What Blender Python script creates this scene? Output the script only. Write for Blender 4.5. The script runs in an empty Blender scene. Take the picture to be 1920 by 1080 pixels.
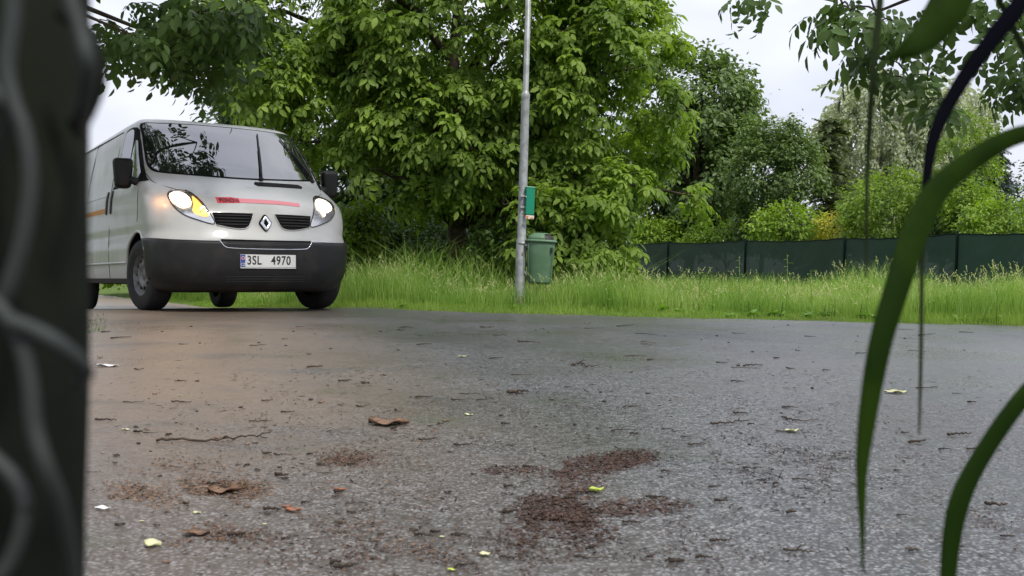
import bpy, bmesh, math, random
import numpy as np
from mathutils import Matrix, Vector, Euler
# ------------------------------------------------------------------ camera, sky, sun
SC = bpy.context.scene
COL = SC.collection
R = math.radians
CAMH, FPX, HOR, ROLL = .454, 1866.0, 502.7, R(1.04)
cd = bpy.data.cameras.new('camera'); cam = bpy.data.objects.new('camera', cd); COL.objects.link(cam)
cd.sensor_width = 36; cd.lens = 36*FPX/1920; cd.clip_start = .02; cd.clip_end = 3000
_cp = math.atan((HOR-540)/FPX)
fy = Vector((0, math.cos(_cp), math.sin(_cp))); uy = Vector((0, -math.sin(_cp), math.cos(_cp))); rx = Vector((1, 0, 0))
_c, _s = math.cos(ROLL), math.sin(ROLL)
cx_ = rx*_c+uy*_s; cy_ = uy*_c-rx*_s
cam.matrix_world = Matrix(((cx_.x, cy_.x, -fy.x, 0), (cx_.y, cy_.y, -fy.y, 0), (cx_.z, cy_.z, -fy.z, CAMH), (0, 0, 0, 1)))
cd.dof.use_dof = True; cd.dof.focus_distance = 9.0; cd.dof.aperture_fstop = 15
SC.camera = cam
SC.view_settings.view_transform = 'Standard'; SC.view_settings.look = 'None'
SC.view_settings.gamma = 1; SC.view_settings.exposure = 0.6
SUN_EL, SUN_AZ = 52, 146      # azimuth measured clockwise from +y
W = bpy.data.worlds.new('World'); SC.world = W; W.use_nodes = True
nt = W.node_tree; bg = nt.nodes['Background']; bg.inputs[1].default_value = .12
sky = nt.nodes.new('ShaderNodeTexSky'); sky.sky_type = 'NISHITA'; sky.sun_disc = False
sky.sun_elevation = R(SUN_EL); sky.sun_rotation = R(SUN_AZ); sky.dust_density = 2
tc = nt.nodes.new('ShaderNodeTexCoord'); mp = nt.nodes.new('ShaderNodeMapping'); mp.inputs['Scale'].default_value = (1, 1, 2.6)
nz = nt.nodes.new('ShaderNodeTexNoise'); nz.inputs['Scale'].default_value = 2.2; nz.inputs['Detail'].default_value = 5; nz.inputs['Roughness'].default_value = .5
cr = nt.nodes.new('ShaderNodeValToRGB'); cr.color_ramp.elements[0].position = .30; cr.color_ramp.elements[0].color = (3.1, 3.35, 4.1, 1)
cr.color_ramp.elements[1].position = .68; cr.color_ramp.elements[1].color = (5.5, 5.6, 6.1, 1)
mx = nt.nodes.new('ShaderNodeMix'); mx.data_type = 'RGBA'; mx.inputs[0].default_value = .93
L = nt.links.new
L(tc.outputs['Generated'], mp.inputs[0]); L(mp.outputs[0], nz.inputs[0]); L(nz.outputs[0], cr.inputs[0])
sz = nt.nodes.new('ShaderNodeSeparateXYZ'); zr = nt.nodes.new('ShaderNodeMapRange'); zr.inputs[1].default_value = .1; zr.inputs[2].default_value = .9; zr.inputs[3].default_value = 1; zr.inputs[4].default_value = 1.9   # an overcast sky is brighter overhead
vm = nt.nodes.new('ShaderNodeVectorMath'); vm.operation = 'SCALE'
L(tc.outputs['Generated'], sz.inputs[0]); L(sz.outputs[2], zr.inputs[0]); L(cr.outputs[0], vm.inputs[0]); L(zr.outputs[0], vm.inputs['Scale'])
L(sky.outputs[0], mx.inputs[6]); L(vm.outputs[0], mx.inputs[7]); L(mx.outputs[2], bg.inputs[0])
sd = bpy.data.lights.new('sun', 'SUN'); sd.energy = 2.3; sd.angle = R(8); sd.color = (1, .95, .86)
sun = bpy.data.objects.new('sun', sd); COL.objects.link(sun)
_d = Vector((math.sin(R(SUN_AZ))*math.cos(R(SUN_EL)), math.cos(R(SUN_AZ))*math.cos(R(SUN_EL)), math.sin(R(SUN_EL))))
sun.rotation_euler = _d.to_track_quat('Z', 'Y').to_euler(); sun.location = _d*60
# ------------------------------------------------------------------ helpers
rng = np.random.default_rng(7); random.seed(7)
def hor(px): return HOR+(px-960)*math.tan(ROLL)
def at(px, py, D): return np.array([(px-960)/FPX*D, D, CAMH+(hor(px)-py)/FPX*D])
def tag(o, label=None, cat=None, group=None, kind=None):
    if label: o['label'] = label
    if cat: o['category'] = cat
    if group: o['group'] = group
    if kind: o['kind'] = kind
    return o
def empty(name, loc=(0, 0, 0)):
    o = bpy.data.objects.new(name, None); o.empty_display_size = .2; COL.objects.link(o); o.location = loc; return o
def link(name, me, mat=None, parent=None, smooth=False):
    o = bpy.data.objects.new(name, me); COL.objects.link(o)
    if mat is not None:
        for m in (mat if isinstance(mat, (list, tuple)) else [mat]): me.materials.append(m)
    if parent is not None: o.parent = parent
    if smooth: me.polygons.foreach_set('use_smooth', [True]*len(me.polygons))
    return o
def npmesh(name, V, F, mi=None):
    """V (n,3); F list of arrays of faces each (m,k)"""
    me = bpy.data.meshes.new(name); V = np.asarray(V, np.float32)
    me.vertices.add(len(V)); me.vertices.foreach_set('co', V.ravel())
    F = [np.asarray(f, np.int32) for f in F if len(f)]
    tot = sum(f.size for f in F); n = sum(len(f) for f in F)
    me.loops.add(tot); me.loops.foreach_set('vertex_index', np.concatenate([f.ravel() for f in F]))
    ln = np.concatenate([np.full(len(f), f.shape[1], np.int32) for f in F])
    st = np.concatenate([[0], np.cumsum(ln)[:-1]]).astype(np.int32)
    me.polygons.add(n); me.polygons.foreach_set('loop_start', st); me.polygons.foreach_set('loop_total', ln)
    if mi is not None: me.polygons.foreach_set('material_index', np.asarray(mi, np.int32))
    me.update(calc_edges=True); me.validate(); return me
def bmesh_to(name, bm, mat=None, parent=None, smooth=False):
    me = bpy.data.meshes.new(name); bmesh.ops.recalc_face_normals(bm, faces=bm.faces); bm.to_mesh(me); bm.free(); return link(name, me, mat, parent, smooth)
def unit(v): v = np.asarray(v, float); return v/np.maximum(np.linalg.norm(v, axis=-1, keepdims=True), 1e-9)
def tubes(paths, radii, k=5):
    """paths: list of (n,3); radii: list of (n,) -> V,F(list quads+caps)"""
    VV, FF, CC = [], [], []; off = 0
    ang = np.arange(k)/k*2*np.pi
    for P, r in zip(paths, radii):
        P = np.asarray(P, float); n = len(P); r = np.broadcast_to(np.asarray(r, float), (n,))
        T = np.gradient(P, axis=0); T = unit(T)
        ref = np.array([0, 0, 1.]) if abs(T[:, 2]).mean() < .9 else np.array([1., 0, 0])
        A = unit(np.cross(T, ref)); B = np.cross(T, A)
        V = P[:, None]+r[:, None, None]*(np.cos(ang)[None, :, None]*A[:, None]+np.sin(ang)[None, :, None]*B[:, None])
        VV.append(V.reshape(-1, 3))
        i = np.arange(n-1)[:, None]*k; j = np.arange(k)[None]; j2 = (j+1) % k
        FF.append((off+np.stack([i+j, i+j2, i+k+j2, i+k+j], -1)).reshape(-1, 4))
        CC.append(off+np.arange(k)[::-1][None]); CC.append(off+(n-1)*k+np.arange(k)[None])
        off += n*k
    return np.concatenate(VV), [np.concatenate(FF), np.concatenate(CC)]
def tube_obj(name, paths, radii, mat, parent=None, k=8, smooth=True):
    V, F = tubes(paths, radii, k); return link(name, npmesh(name, V, F), mat, parent, smooth)
def smooth_path(P, n=24):
    P = np.asarray(P, float); m = len(P); Q = np.vstack([2*P[0]-P[1], P, 2*P[-1]-P[-2]]); out = []
    for i in range(m-1):
        p0, p1, p2, p3 = Q[i:i+4]
        for t in np.linspace(0, 1, max(2, n//(m-1)), endpoint=False):
            out.append(.5*((2*p1)+(-p0+p2)*t+(2*p0-5*p1+4*p2-p3)*t*t+(-p0+3*p1-3*p2+p3)*t**3))
    out.append(P[-1]); return np.array(out)
def lathe(profile, k=32, axis='Z'):
    pr = np.asarray(profile, float); n = len(pr); a = np.arange(k)/k*2*np.pi
    V = np.stack([pr[:, 0, None]*np.cos(a), pr[:, 0, None]*np.sin(a), np.repeat(pr[:, 1, None], k, 1)], -1).reshape(-1, 3)
    if axis == 'Y': V = V[:, [0, 2, 1]]
    if axis == 'X': V = V[:, [2, 0, 1]]
    i = np.arange(n-1)[:, None]*k; j = np.arange(k)[None]; j2 = (j+1) % k
    F = np.stack([i+j, i+j2, i+k+j2, i+k+j], -1).reshape(-1, 4)
    return V, [F]
def bevel_box(name, x0, x1, y0, y1, z0, z1, mat, parent=None, bev=.005, taper=0):
    bm = bmesh.new(); bmesh.ops.create_cube(bm, size=1)
    for v in bm.verts: v.co = Vector(((x0+x1)/2+v.co.x*(x1-x0)*(1-taper*(v.co.z < 0)), (y0+y1)/2+v.co.y*(y1-y0)*(1-taper*(v.co.z < 0)), (z0+z1)/2+v.co.z*(z1-z0)))
    if bev: bmesh.ops.bevel(bm, geom=bm.edges[:], offset=bev, segments=2, affect='EDGES', profile=.5)
    return bmesh_to(name, bm, mat, parent, False)
# ------------------------------------------------------------------ materials
def mat(name, col=(.5, .5, .5), rough=.5, spec=.5, metal=0, coat=0, emis=None, estr=0, noise=None, bump=None, trans=0, alpha=1):
    m = bpy.data.materials.new(name); m.use_nodes = True; n = m.node_tree; b = n.nodes['Principled BSDF']
    b.inputs['Base Color'].default_value = (*col, 1); b.inputs['Roughness'].default_value = rough
    b.inputs['Specular IOR Level'].default_value = spec; b.inputs['Metallic'].default_value = metal; b.inputs['Coat Weight'].default_value = coat
    b.inputs['Coat Roughness'].default_value = .08
    b.inputs['Transmission Weight'].default_value = trans; b.inputs['Alpha'].default_value = alpha
    if emis: b.inputs['Emission Color'].default_value = (*emis, 1); b.inputs['Emission Strength'].default_value = estr
    if noise:   # (scale, colour2, lo, hi)
        t = n.nodes.new('ShaderNodeTexCoord'); z = n.nodes.new('ShaderNodeTexNoise'); z.inputs['Scale'].default_value = noise[0]; z.inputs['Detail'].default_value = 6
        r = n.nodes.new('ShaderNodeMapRange'); r.inputs[1].default_value = noise[2]; r.inputs[2].default_value = noise[3]
        x = n.nodes.new('ShaderNodeMix'); x.data_type = 'RGBA'; x.inputs[6].default_value = (*col, 1); x.inputs[7].default_value = (*noise[1], 1)
        n.links.new(t.outputs['Object'], z.inputs[0]); n.links.new(z.outputs[0], r.inputs[0]); n.links.new(r.outputs[0], x.inputs[0]); n.links.new(x.outputs[2], b.inputs['Base Color'])
    if bump:    # (scale, strength, dist)
        t = n.nodes.new('ShaderNodeTexCoord'); z = n.nodes.new('ShaderNodeTexNoise'); z.inputs['Scale'].default_value = bump[0]; z.inputs['Detail'].default_value = 4
        u = n.nodes.new('ShaderNodeBump'); u.inputs['Strength'].default_value = bump[1]; u.inputs['Distance'].default_value = bump[2]
        n.links.new(t.outputs['Object'], z.inputs[0]); n.links.new(z.outputs[0], u.inputs['Height']); n.links.new(u.outputs[0], b.inputs['Normal'])
    return m
def leafmat(name, cols, rough=.42, transl=.3, spec=.35):
    m = bpy.data.materials.new(name); m.use_nodes = True; n = m.node_tree; b = n.nodes['Principled BSDF']; o = n.nodes['Material Output']
    g = n.nodes.new('ShaderNodeNewGeometry'); r = n.nodes.new('ShaderNodeValToRGB')
    e = r.color_ramp.elements
    while len(e) < len(cols): e.new(.5)
    for i, c in enumerate(cols): e[i].position = i/(len(cols)-1); e[i].color = (*c, 1)
    t = n.nodes.new('ShaderNodeTexCoord'); z = n.nodes.new('ShaderNodeTexNoise'); z.inputs['Scale'].default_value = 1.4; z.inputs['Detail'].default_value = 2
    a = n.nodes.new('ShaderNodeMath'); a.operation = 'MULTIPLY_ADD'; a.inputs[1].default_value = .45
    sb = n.nodes.new('ShaderNodeMapRange'); sb.inputs[1].default_value = .3; sb.inputs[2].default_value = .7; sb.inputs[3].default_value = 0; sb.inputs[4].default_value = .55
    l = n.links.new
    l(t.outputs['Object'], z.inputs[0]); l(z.outputs[0], sb.inputs[0]); l(g.outputs['Random Per Island'], a.inputs[0]); l(sb.outputs[0], a.inputs[2]); l(a.outputs[0], r.inputs[0])
    l(r.outputs[0], b.inputs['Base Color']); b.inputs['Roughness'].default_value = rough; b.inputs['Specular IOR Level'].default_value = spec
    tr = n.nodes.new('ShaderNodeBsdfTranslucent'); mu = n.nodes.new('ShaderNodeMix'); mu.data_type = 'RGBA'; mu.blend_type = 'MULTIPLY'; mu.inputs[0].default_value = 1
    mu.inputs[7].default_value = (1.8, 1.9, .8, 1); l(r.outputs[0], mu.inputs[6]); l(mu.outputs[2], tr.inputs[0])
    ms = n.nodes.new('ShaderNodeMixShader'); ms.inputs[0].default_value = transl; l(b.outputs[0], ms.inputs[1]); l(tr.outputs[0], ms.inputs[2]); l(ms.outputs[0], o.inputs[0])
    return m
M_bark = mat('bark', (.075, .058, .042), .9, .2, noise=(9, (.035, .028, .022), .4, .6), bump=(30, .8, .02))
M_birchbark = mat('birch_bark', (.42, .41, .38), .8, .2, noise=(7, (.06, .055, .05), .55, .6))
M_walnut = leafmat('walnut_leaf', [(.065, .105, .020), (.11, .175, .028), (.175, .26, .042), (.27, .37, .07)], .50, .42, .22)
M_walnutdark = leafmat('walnut_leaf_dark', [(.030, .058, .014), (.050, .092, .020), (.08, .14, .03)], .5, .25, .25)  # darker walnut copy: silhouette shade of the near boughs put into the colour
M_midleaf = leafmat('mid_leaf', [(.06, .10, .032), (.10, .155, .045), (.15, .22, .07)], .5, .3)
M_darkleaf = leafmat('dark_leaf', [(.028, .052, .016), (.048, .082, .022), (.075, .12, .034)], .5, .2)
M_lime = leafmat('lime_leaf', [(.08, .14, .012), (.15, .24, .02), (.24, .35, .035)], .5, .35)
M_yellow = leafmat('yellow_leaf', [(.20, .22, .02), (.36, .33, .03), (.42, .36, .06)], .5, .35)
M_birch = leafmat('birch_leaf', [(.22, .25, .19), (.34, .37, .28), (.46, .48, .40)], .5, .35)
M_spruce = leafmat('spruce_needles', [(.07, .105, .045), (.11, .15, .06), (.17, .18, .09)], .6, .25)
M_bluespruce = leafmat('blue_needles', [(.06, .09, .085), (.10, .14, .135), (.15, .19, .18)], .6, .05)
M_bramble = leafmat('bramble_leaf', [(.045, .085, .018), (.08, .14, .028), (.13, .20, .045)], .5, .25)
# ------------------------------------------------------------------ terrain
EDGE = np.array([(-60, 70), (-20, 34), (-9, 20.4), (-5.5, 16.0), (-3.5, 13.35), (-1.87, 10.95), (-1.0, 10.35), (0, 9.95), (1.4, 9.75), (3.4, 9.5), (4.7, 9.3), (12, 9.0), (60, 8.6)], float)
def edge(x): return np.interp(x, EDGE[:, 0], EDGE[:, 1])
def base_h(x, y):
    d = np.maximum(0, (x+2.72)*(-.555)+(y-9.9)*.832)
    h = -.0425*d; h = np.maximum(h, -.20+.0*d)
    return h*np.clip(1-(d-12)/20, 0.4, 1)
def wob(x): return .05*np.sin(x*3.1)+.03*np.sin(x*8.7+1)+.02*np.sin(x*19.+2)+.018*np.sin(x*27.3)*np.sin(x*5.1)
def lat(x, y):   # >0 on the verge left of the van
    a = (x+2.72)*(-.832)+(y-9.86)*(-.555)-2.5-.08*np.sin(x*3+y*2); b = -4.6-x; return np.minimum(a, b)
def ground_h(x, y):
    e = np.maximum(y-edge(x)-wob(x), lat(x, y)); t = np.clip(e/.5, 0, 1)
    return base_h(x, y)-.006*(e < 0)+.035*t*t*(3-2*t)*(e > 0)+.02*np.sin(x*1.3)*np.sin(y*.9)*np.clip(e/2, 0, 1)
def grid_mesh(name, xs, ys, hf, m):
    X, Y = np.meshgrid(xs, ys); Z = hf(X, Y); V = np.stack([X, Y, Z], -1).reshape(-1, 3); nx = len(xs)
    i = (np.arange(len(ys)-1)[:, None]*nx+np.arange(nx-1)[None]); F = np.stack([i, i+1, i+nx+1, i+nx], -1).reshape(-1, 4)
    return link(name, npmesh(name, V, [F]), m, smooth=True)
gm = mat('ground_soil', (.085, .14, .025), .95, .1, noise=(6, (.06, .055, .025), .45, .7), bump=(40, .6, .02))
xs = np.concatenate([[-1500, -400, -120, -60], np.arange(-30, 30.01, .25), [60, 120, 400, 1500]]); ys = np.concatenate([[-1500, -300, -60, -20], np.arange(-6, 26, .15), np.arange(26, 60, 2), [80, 120, 300, 1500]])
tag(grid_mesh('ground', xs, ys, ground_h, gm), kind='structure')
# asphalt
def asphalt():
    m = bpy.data.materials.new('asphalt'); m.use_nodes = True; n = m.node_tree; b = n.nodes['Principled BSDF']; l = n.links.new
    N = n.nodes.new
    t = N('ShaderNodeTexCoord')
    def noise(s, d=4, r=.55):
        z = N('ShaderNodeTexNoise'); z.inputs['Scale'].default_value = s; z.inputs['Detail'].default_value = d; z.inputs['Roughness'].default_value = r; l(t.outputs['Object'], z.inputs[0]); return z.outputs[0]
    def rmp(v, a, bb, c=0, d=1):
        r = N('ShaderNodeMapRange'); r.inputs[1].default_value = a; r.inputs[2].default_value = bb; r.inputs[3].default_value = c; r.inputs[4].default_value = d; l(v, r.inputs[0]); return r.outputs[0]
    def mixc(f, a, bb):
        x = N('ShaderNodeMix'); x.data_type = 'RGBA'
        for s, v in ((6, a), (7, bb)):
            if isinstance(v, tuple): x.inputs[s].default_value = (*v, 1)
            else: l(v, x.inputs[s])
        if isinstance(f, float): x.inputs[0].default_value = f
        else: l(f, x.inputs[0])
        return x.outputs[2]
    def mth(op, a, bb):
        x = N('ShaderNodeMath'); x.operation = op; x.use_clamp = op in ('MULTIPLY', 'ADD')
        for s, v in ((0, a), (1, bb)):
            if isinstance(v, (int, float)): x.inputs[s].default_value = v
            else: l(v, x.inputs[s])
        return x.outputs[0]
    vo = N('ShaderNodeTexVoronoi'); vo.inputs['Scale'].default_value = 135; vo.inputs['Randomness'].default_value = 1; l(t.outputs['Object'], vo.inputs[0])
    vo2 = N('ShaderNodeTexVoronoi'); vo2.inputs['Scale'].default_value = 55; l(t.outputs['Object'], vo2.inputs[0])
    sep = N('ShaderNodeSeparateColor'); l(vo.outputs['Color'], sep.inputs[0])
    stone = rmp(sep.outputs[0], 0, 1)
    c = mixc(stone, (.088, .089, .091), (.28, .282, .29))
    c = mixc(rmp(noise(15, 9, .82), .53, .62, 0, .62), c, (.030, .029, .028))
    c = mixc(rmp(sep.outputs[1], .975, .985), c, (.26, .255, .25))                # pale chips
    c = mixc(rmp(vo.outputs['Distance'], .30, .6, 0, .85), c, (.016, .015, .015))
    c = mixc(rmp(noise(38, 3, .7), .50, .64, 0, .75), c, (.024, .023, .022))
    c = mixc(rmp(noise(1.1, 5, .6), .45, .68, 0, .6), c, (.070, .068, .067))
    c = mixc(rmp(noise(5.5, 7, .75), .54, .68, 0, .6), c, (.040, .038, .037))    # large dark patches
    # dirt film, brown, stronger to the left (world x) where soil washes onto the road
    sx = N('ShaderNodeSeparateXYZ'); l(t.outputs['Object'], sx.inputs[0])
    vv = N('ShaderNodeMath'); vv.operation = 'MULTIPLY_ADD'; vv.inputs[1].default_value = .25; l(sx.outputs[1], vv.inputs[0]); l(sx.outputs[0], vv.inputs[2]); left = rmp(vv.outputs[0], -.1, 1.0, 1, 0)
    nearf = rmp(sx.outputs[1], 1.7, 3.4, .35, 1)
    d1 = mth('MULTIPLY', mth('MULTIPLY', left, nearf), rmp(noise(1.7, 6, .6), .22, .48))
    c = mixc(mth('MULTIPLY', mth('MULTIPLY', d1, 1.0), rmp(noise(45, 4, .7), .3, .6, .6, 1)), c, (.185, .135, .092))
    c = mixc(mth('MULTIPLY', rmp(noise(4, 8, .7), .58, .72), .45), c, (.10, .066, .045))
    c = mixc(mth('MULTIPLY', rmp(noise(2.3, 3, .5), .60, .75), .5), c, (.04, .06, .022))
    l(c, b.inputs['Base Color'])
    wet = rmp(noise(.55, 4, .55), .35, .62, .46, .22)
    l(mth('ADD', wet, mth('MULTIPLY', stone, .08)), b.inputs['Roughness']); b.inputs['Specular IOR Level'].default_value = .5
    bp = N('ShaderNodeBump'); bp.inputs['Strength'].default_value = .8; bp.inputs['Distance'].default_value = .007
    hh = mth('ADD', mth('MULTIPLY', vo.outputs['Distance'], -1.0), 1)
    bp2 = N('ShaderNodeBump'); bp2.inputs['Strength'].default_value = .5; bp2.inputs['Distance'].default_value = .014
    l(hh, bp.inputs['Height']); l(noise(14, 6, .65), bp2.inputs['Height']); l(bp2.outputs[0], bp.inputs['Normal']); l(bp.outputs[0], b.inputs['Normal'])
    return m
def road_mesh():
    xs = np.concatenate([np.arange(-60, -14, 2), np.arange(-14, 14, .1), np.arange(14, 60.1, 2)]); n = 90
    t = np.linspace(0, 1, n)**1.0
    V = []
    for x in xs:
        e = float(edge(x)+wob(x)); y = -6+(e+6)*t; V.append(np.stack([np.full(n, x), y, base_h(np.full(n, x), y)+.002*0], -1))
    V = np.concatenate(V); i = (np.arange(len(xs)-1)[:, None]*n+np.arange(n-1)[None]); F = np.stack([i, i+n, i+n+1, i+1], -1).reshape(-1, 4); c_ = V[F].mean(1); F = F[lat(c_[:, 0], c_[:, 1]) < 0]
    return tag(link('road', npmesh('road', V, [F]), asphalt(), smooth=True), kind='structure')
road_mesh()
# ------------------------------------------------------------------ foliage machinery
def leaves(B, D, N, Ln, Wd, fold=.25, droop=.15):
    """vectorised leaf blades, 8 verts 6 faces each"""
    B = np.asarray(B, float); D = unit(D); S = unit(np.cross(D, N)); N = np.cross(S, D); Ln = np.asarray(Ln)[:, None]; Wd = np.asarray(Wd)[:, None]
    def P(t, s, h): return B+D*Ln*t+S*Wd*s+N*(Wd*h-Ln*droop*t*t)
    vs = [P(0, 0, 0), P(.30, -.42, fold*.42), P(.30, 0, 0), P(.30, .42, fold*.42), P(.66, -.40, fold*.4), P(.66, 0, 0), P(.66, .40, fold*.4), P(1, 0, 0)]
    V = np.stack(vs, 1).reshape(-1, 3); o = (np.arange(len(B))*8)[:, None]
    T = np.concatenate([o+np.array([[0, 2, 1]]), o+np.array([[0, 3, 2]]), o+np.array([[4, 5, 7]]), o+np.array([[5, 6, 7]])])
    Q = np.concatenate([o+np.array([[1, 2, 5, 4]]), o+np.array([[2, 3, 6, 5]])])
    return V, [T, Q]
def sprig_walnut(nc=5, nl=3, r=None):
    """template frames (B,D,N,L,W) in local frame: +x outward along twig, z up"""
    r = r or random; B = []; D = []; N = []; Ls = []; Ws = []
    for i in range(nc):
        a = i/nc*2*math.pi*1.62+r.uniform(-.3, .3); base = np.array([.05+.20*i/nc, 0, 0])
        dr = np.array([.5+.4*i/nc, math.cos(a)*.8, math.sin(a)*.45+.15]); dr = dr/np.linalg.norm(dr)
        ln = r.uniform(.22, .34); side = unit(np.cross(dr, [0, 0, 1.]))
        for k in range(nl+1):
            t = (k+1)/(nl+1); p = base+dr*ln*t+np.array([0, 0, -.55*ln*t*t]); tg = unit(dr+np.array([0, 0, -1.1*t])); up = unit(np.cross(side, tg))
            for s in ((0,) if k == nl else (-1, 1)):
                d = unit(tg*(1 if s == 0 else .55)+side*s*.85+np.array([0, 0, -.25])+np.array([r.uniform(-.15, .15) for _ in range(3)]))
                B.append(p); D.append(d); N.append(unit(up+np.array([r.uniform(-.35, .35) for _ in range(3)]))); f = r.uniform(.62, 1.28)*(.72+.48*t); Ls.append(.135*f); Ws.append(.072*f)
    return [np.array(x) for x in (B, D, N, Ls, Ws)]
def sprig_simple(n=26, spread=.22, L0=.07, W0=.045, r=None, hang=.2):
    r = r or random; B = []; D = []; N = []; Ls = []; Ws = []
    for i in range(n):
        p = np.array([r.uniform(-.2, 1)*spread, r.gauss(0, .45)*spread, r.gauss(0, .35)*spread]); d = unit(np.array([r.uniform(.1, 1), r.uniform(-1, 1), r.uniform(-.8, .4)-hang]))
        B.append(p); D.append(d); N.append(unit([r.uniform(-.6, .6), r.uniform(-.6, .6), 1])); f = r.uniform(.7, 1.2); Ls.append(L0*f); Ws.append(W0*f)
    return [np.array(x) for x in (B, D, N, Ls, Ws)]
def sprig_needle(n=56, L0=.09):
    B = []; D = []; N = []; Ls = []; Ws = []
    for i in range(n):
        t = i/n; s = random.choice((-1, 1)); B.append(np.array([t*.45, 0, -.10*t*t])); D.append(unit([.6, s*random.uniform(.4, 1), random.uniform(-.7, .3)])); N.append(unit([random.uniform(-.3, .3), random.uniform(-.3, .3), 1])); Ls.append(L0*random.uniform(1.0, 1.8)*(1.2-t*.6)); Ws.append(.045)
    return [np.array(x) for x in (B, D, N, Ls, Ws)]
def sprig_hang(n=44, ln=1.1):
    B = []; D = []; N = []; Ls = []; Ws = []
    for i in range(n):
        t = random.random(); B.append(np.array([t*.12, random.gauss(0, .04), -ln*t])); D.append(unit([random.uniform(-1, 1), random.uniform(-1, 1), -.8])); N.append(unit([random.uniform(-1, 1), random.uniform(-1, 1), .6])); Ls.append(random.uniform(.09, .15)); Ws.append(.075)
    return [np.array(x) for x in (B, D, N, Ls, Ws)]
def place_sprigs(temps, P, O, scale):
    """instance sprig templates at points P with outward directions O"""
    out = [[], [], [], [], []]; pick = rng.integers(0, len(temps), len(P))
    for ti, T in enumerate(temps):
        s = pick == ti
        if not s.any(): continue
        p = P[s]; o = unit(O[s]); sc = scale[s]
        X = o; Y = unit(np.cross(np.array([0, 0, 1.])+rng.normal(0, .25, o.shape), X)); Z = np.cross(X, Y)
        Mx = np.stack([X, Y, Z], -1)
        for q in (0, 1, 2):
            v = np.einsum('nij,mj->nmi', Mx, T[q])
            if q == 0: v = v*sc[:, None, None]+p[:, None]
            out[q].append(v.reshape(-1, 3))
        for q in (3, 4): out[q].append((sc[:, None]*T[q][None]).ravel())
    return [np.concatenate(x) for x in out]
_ph = rng.uniform(0, 6.28, (8, 3)); _fr = rng.normal(0, 1, (8, 3))
def clump(P, sc): return sum(np.sin((P*sc)@_fr[i]+_ph[i, 0]) for i in range(8))/4
def sample_ell(ells, n, shell=.55, gap=-.35, gsc=2.2, seed=0):
    r = np.random.default_rng(seed); vol = np.array([e[3]*e[4]*e[5] for e in ells])**.75; ks = r.choice(len(ells), int(n*2.2), p=vol/vol.sum())
    E = np.array(ells)[ks]; d = unit(r.normal(0, 1, (len(ks), 3))); rad = (shell**3+(1-shell**3)*r.random(len(ks)))**(1/3)
    rad = rad*(1+.10*clump(d*3+E[:, :3], 1.7)); P = E[:, :3]+d*E[:, 3:6]*rad[:, None]
    # reject points deep inside another ellipsoid
    deep = np.zeros(len(P), bool)
    for e in ells: deep |= (((P-np.array(e[:3]))/np.array(e[3:6]))**2).sum(1) < (shell*.75)**2
    keep = (~deep) & (clump(P, gsc) > gap) & (P[:, 2] > .12)
    P, d = P[keep][:n], d[keep][:n]; return P, d
def curve_pts(a, b, sag, n=6):
    t = np.linspace(0, 1, n)[:, None]; return a+(b-a)*t+np.array([0, 0, 1])*sag*np.sin(np.pi*t)
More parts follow.
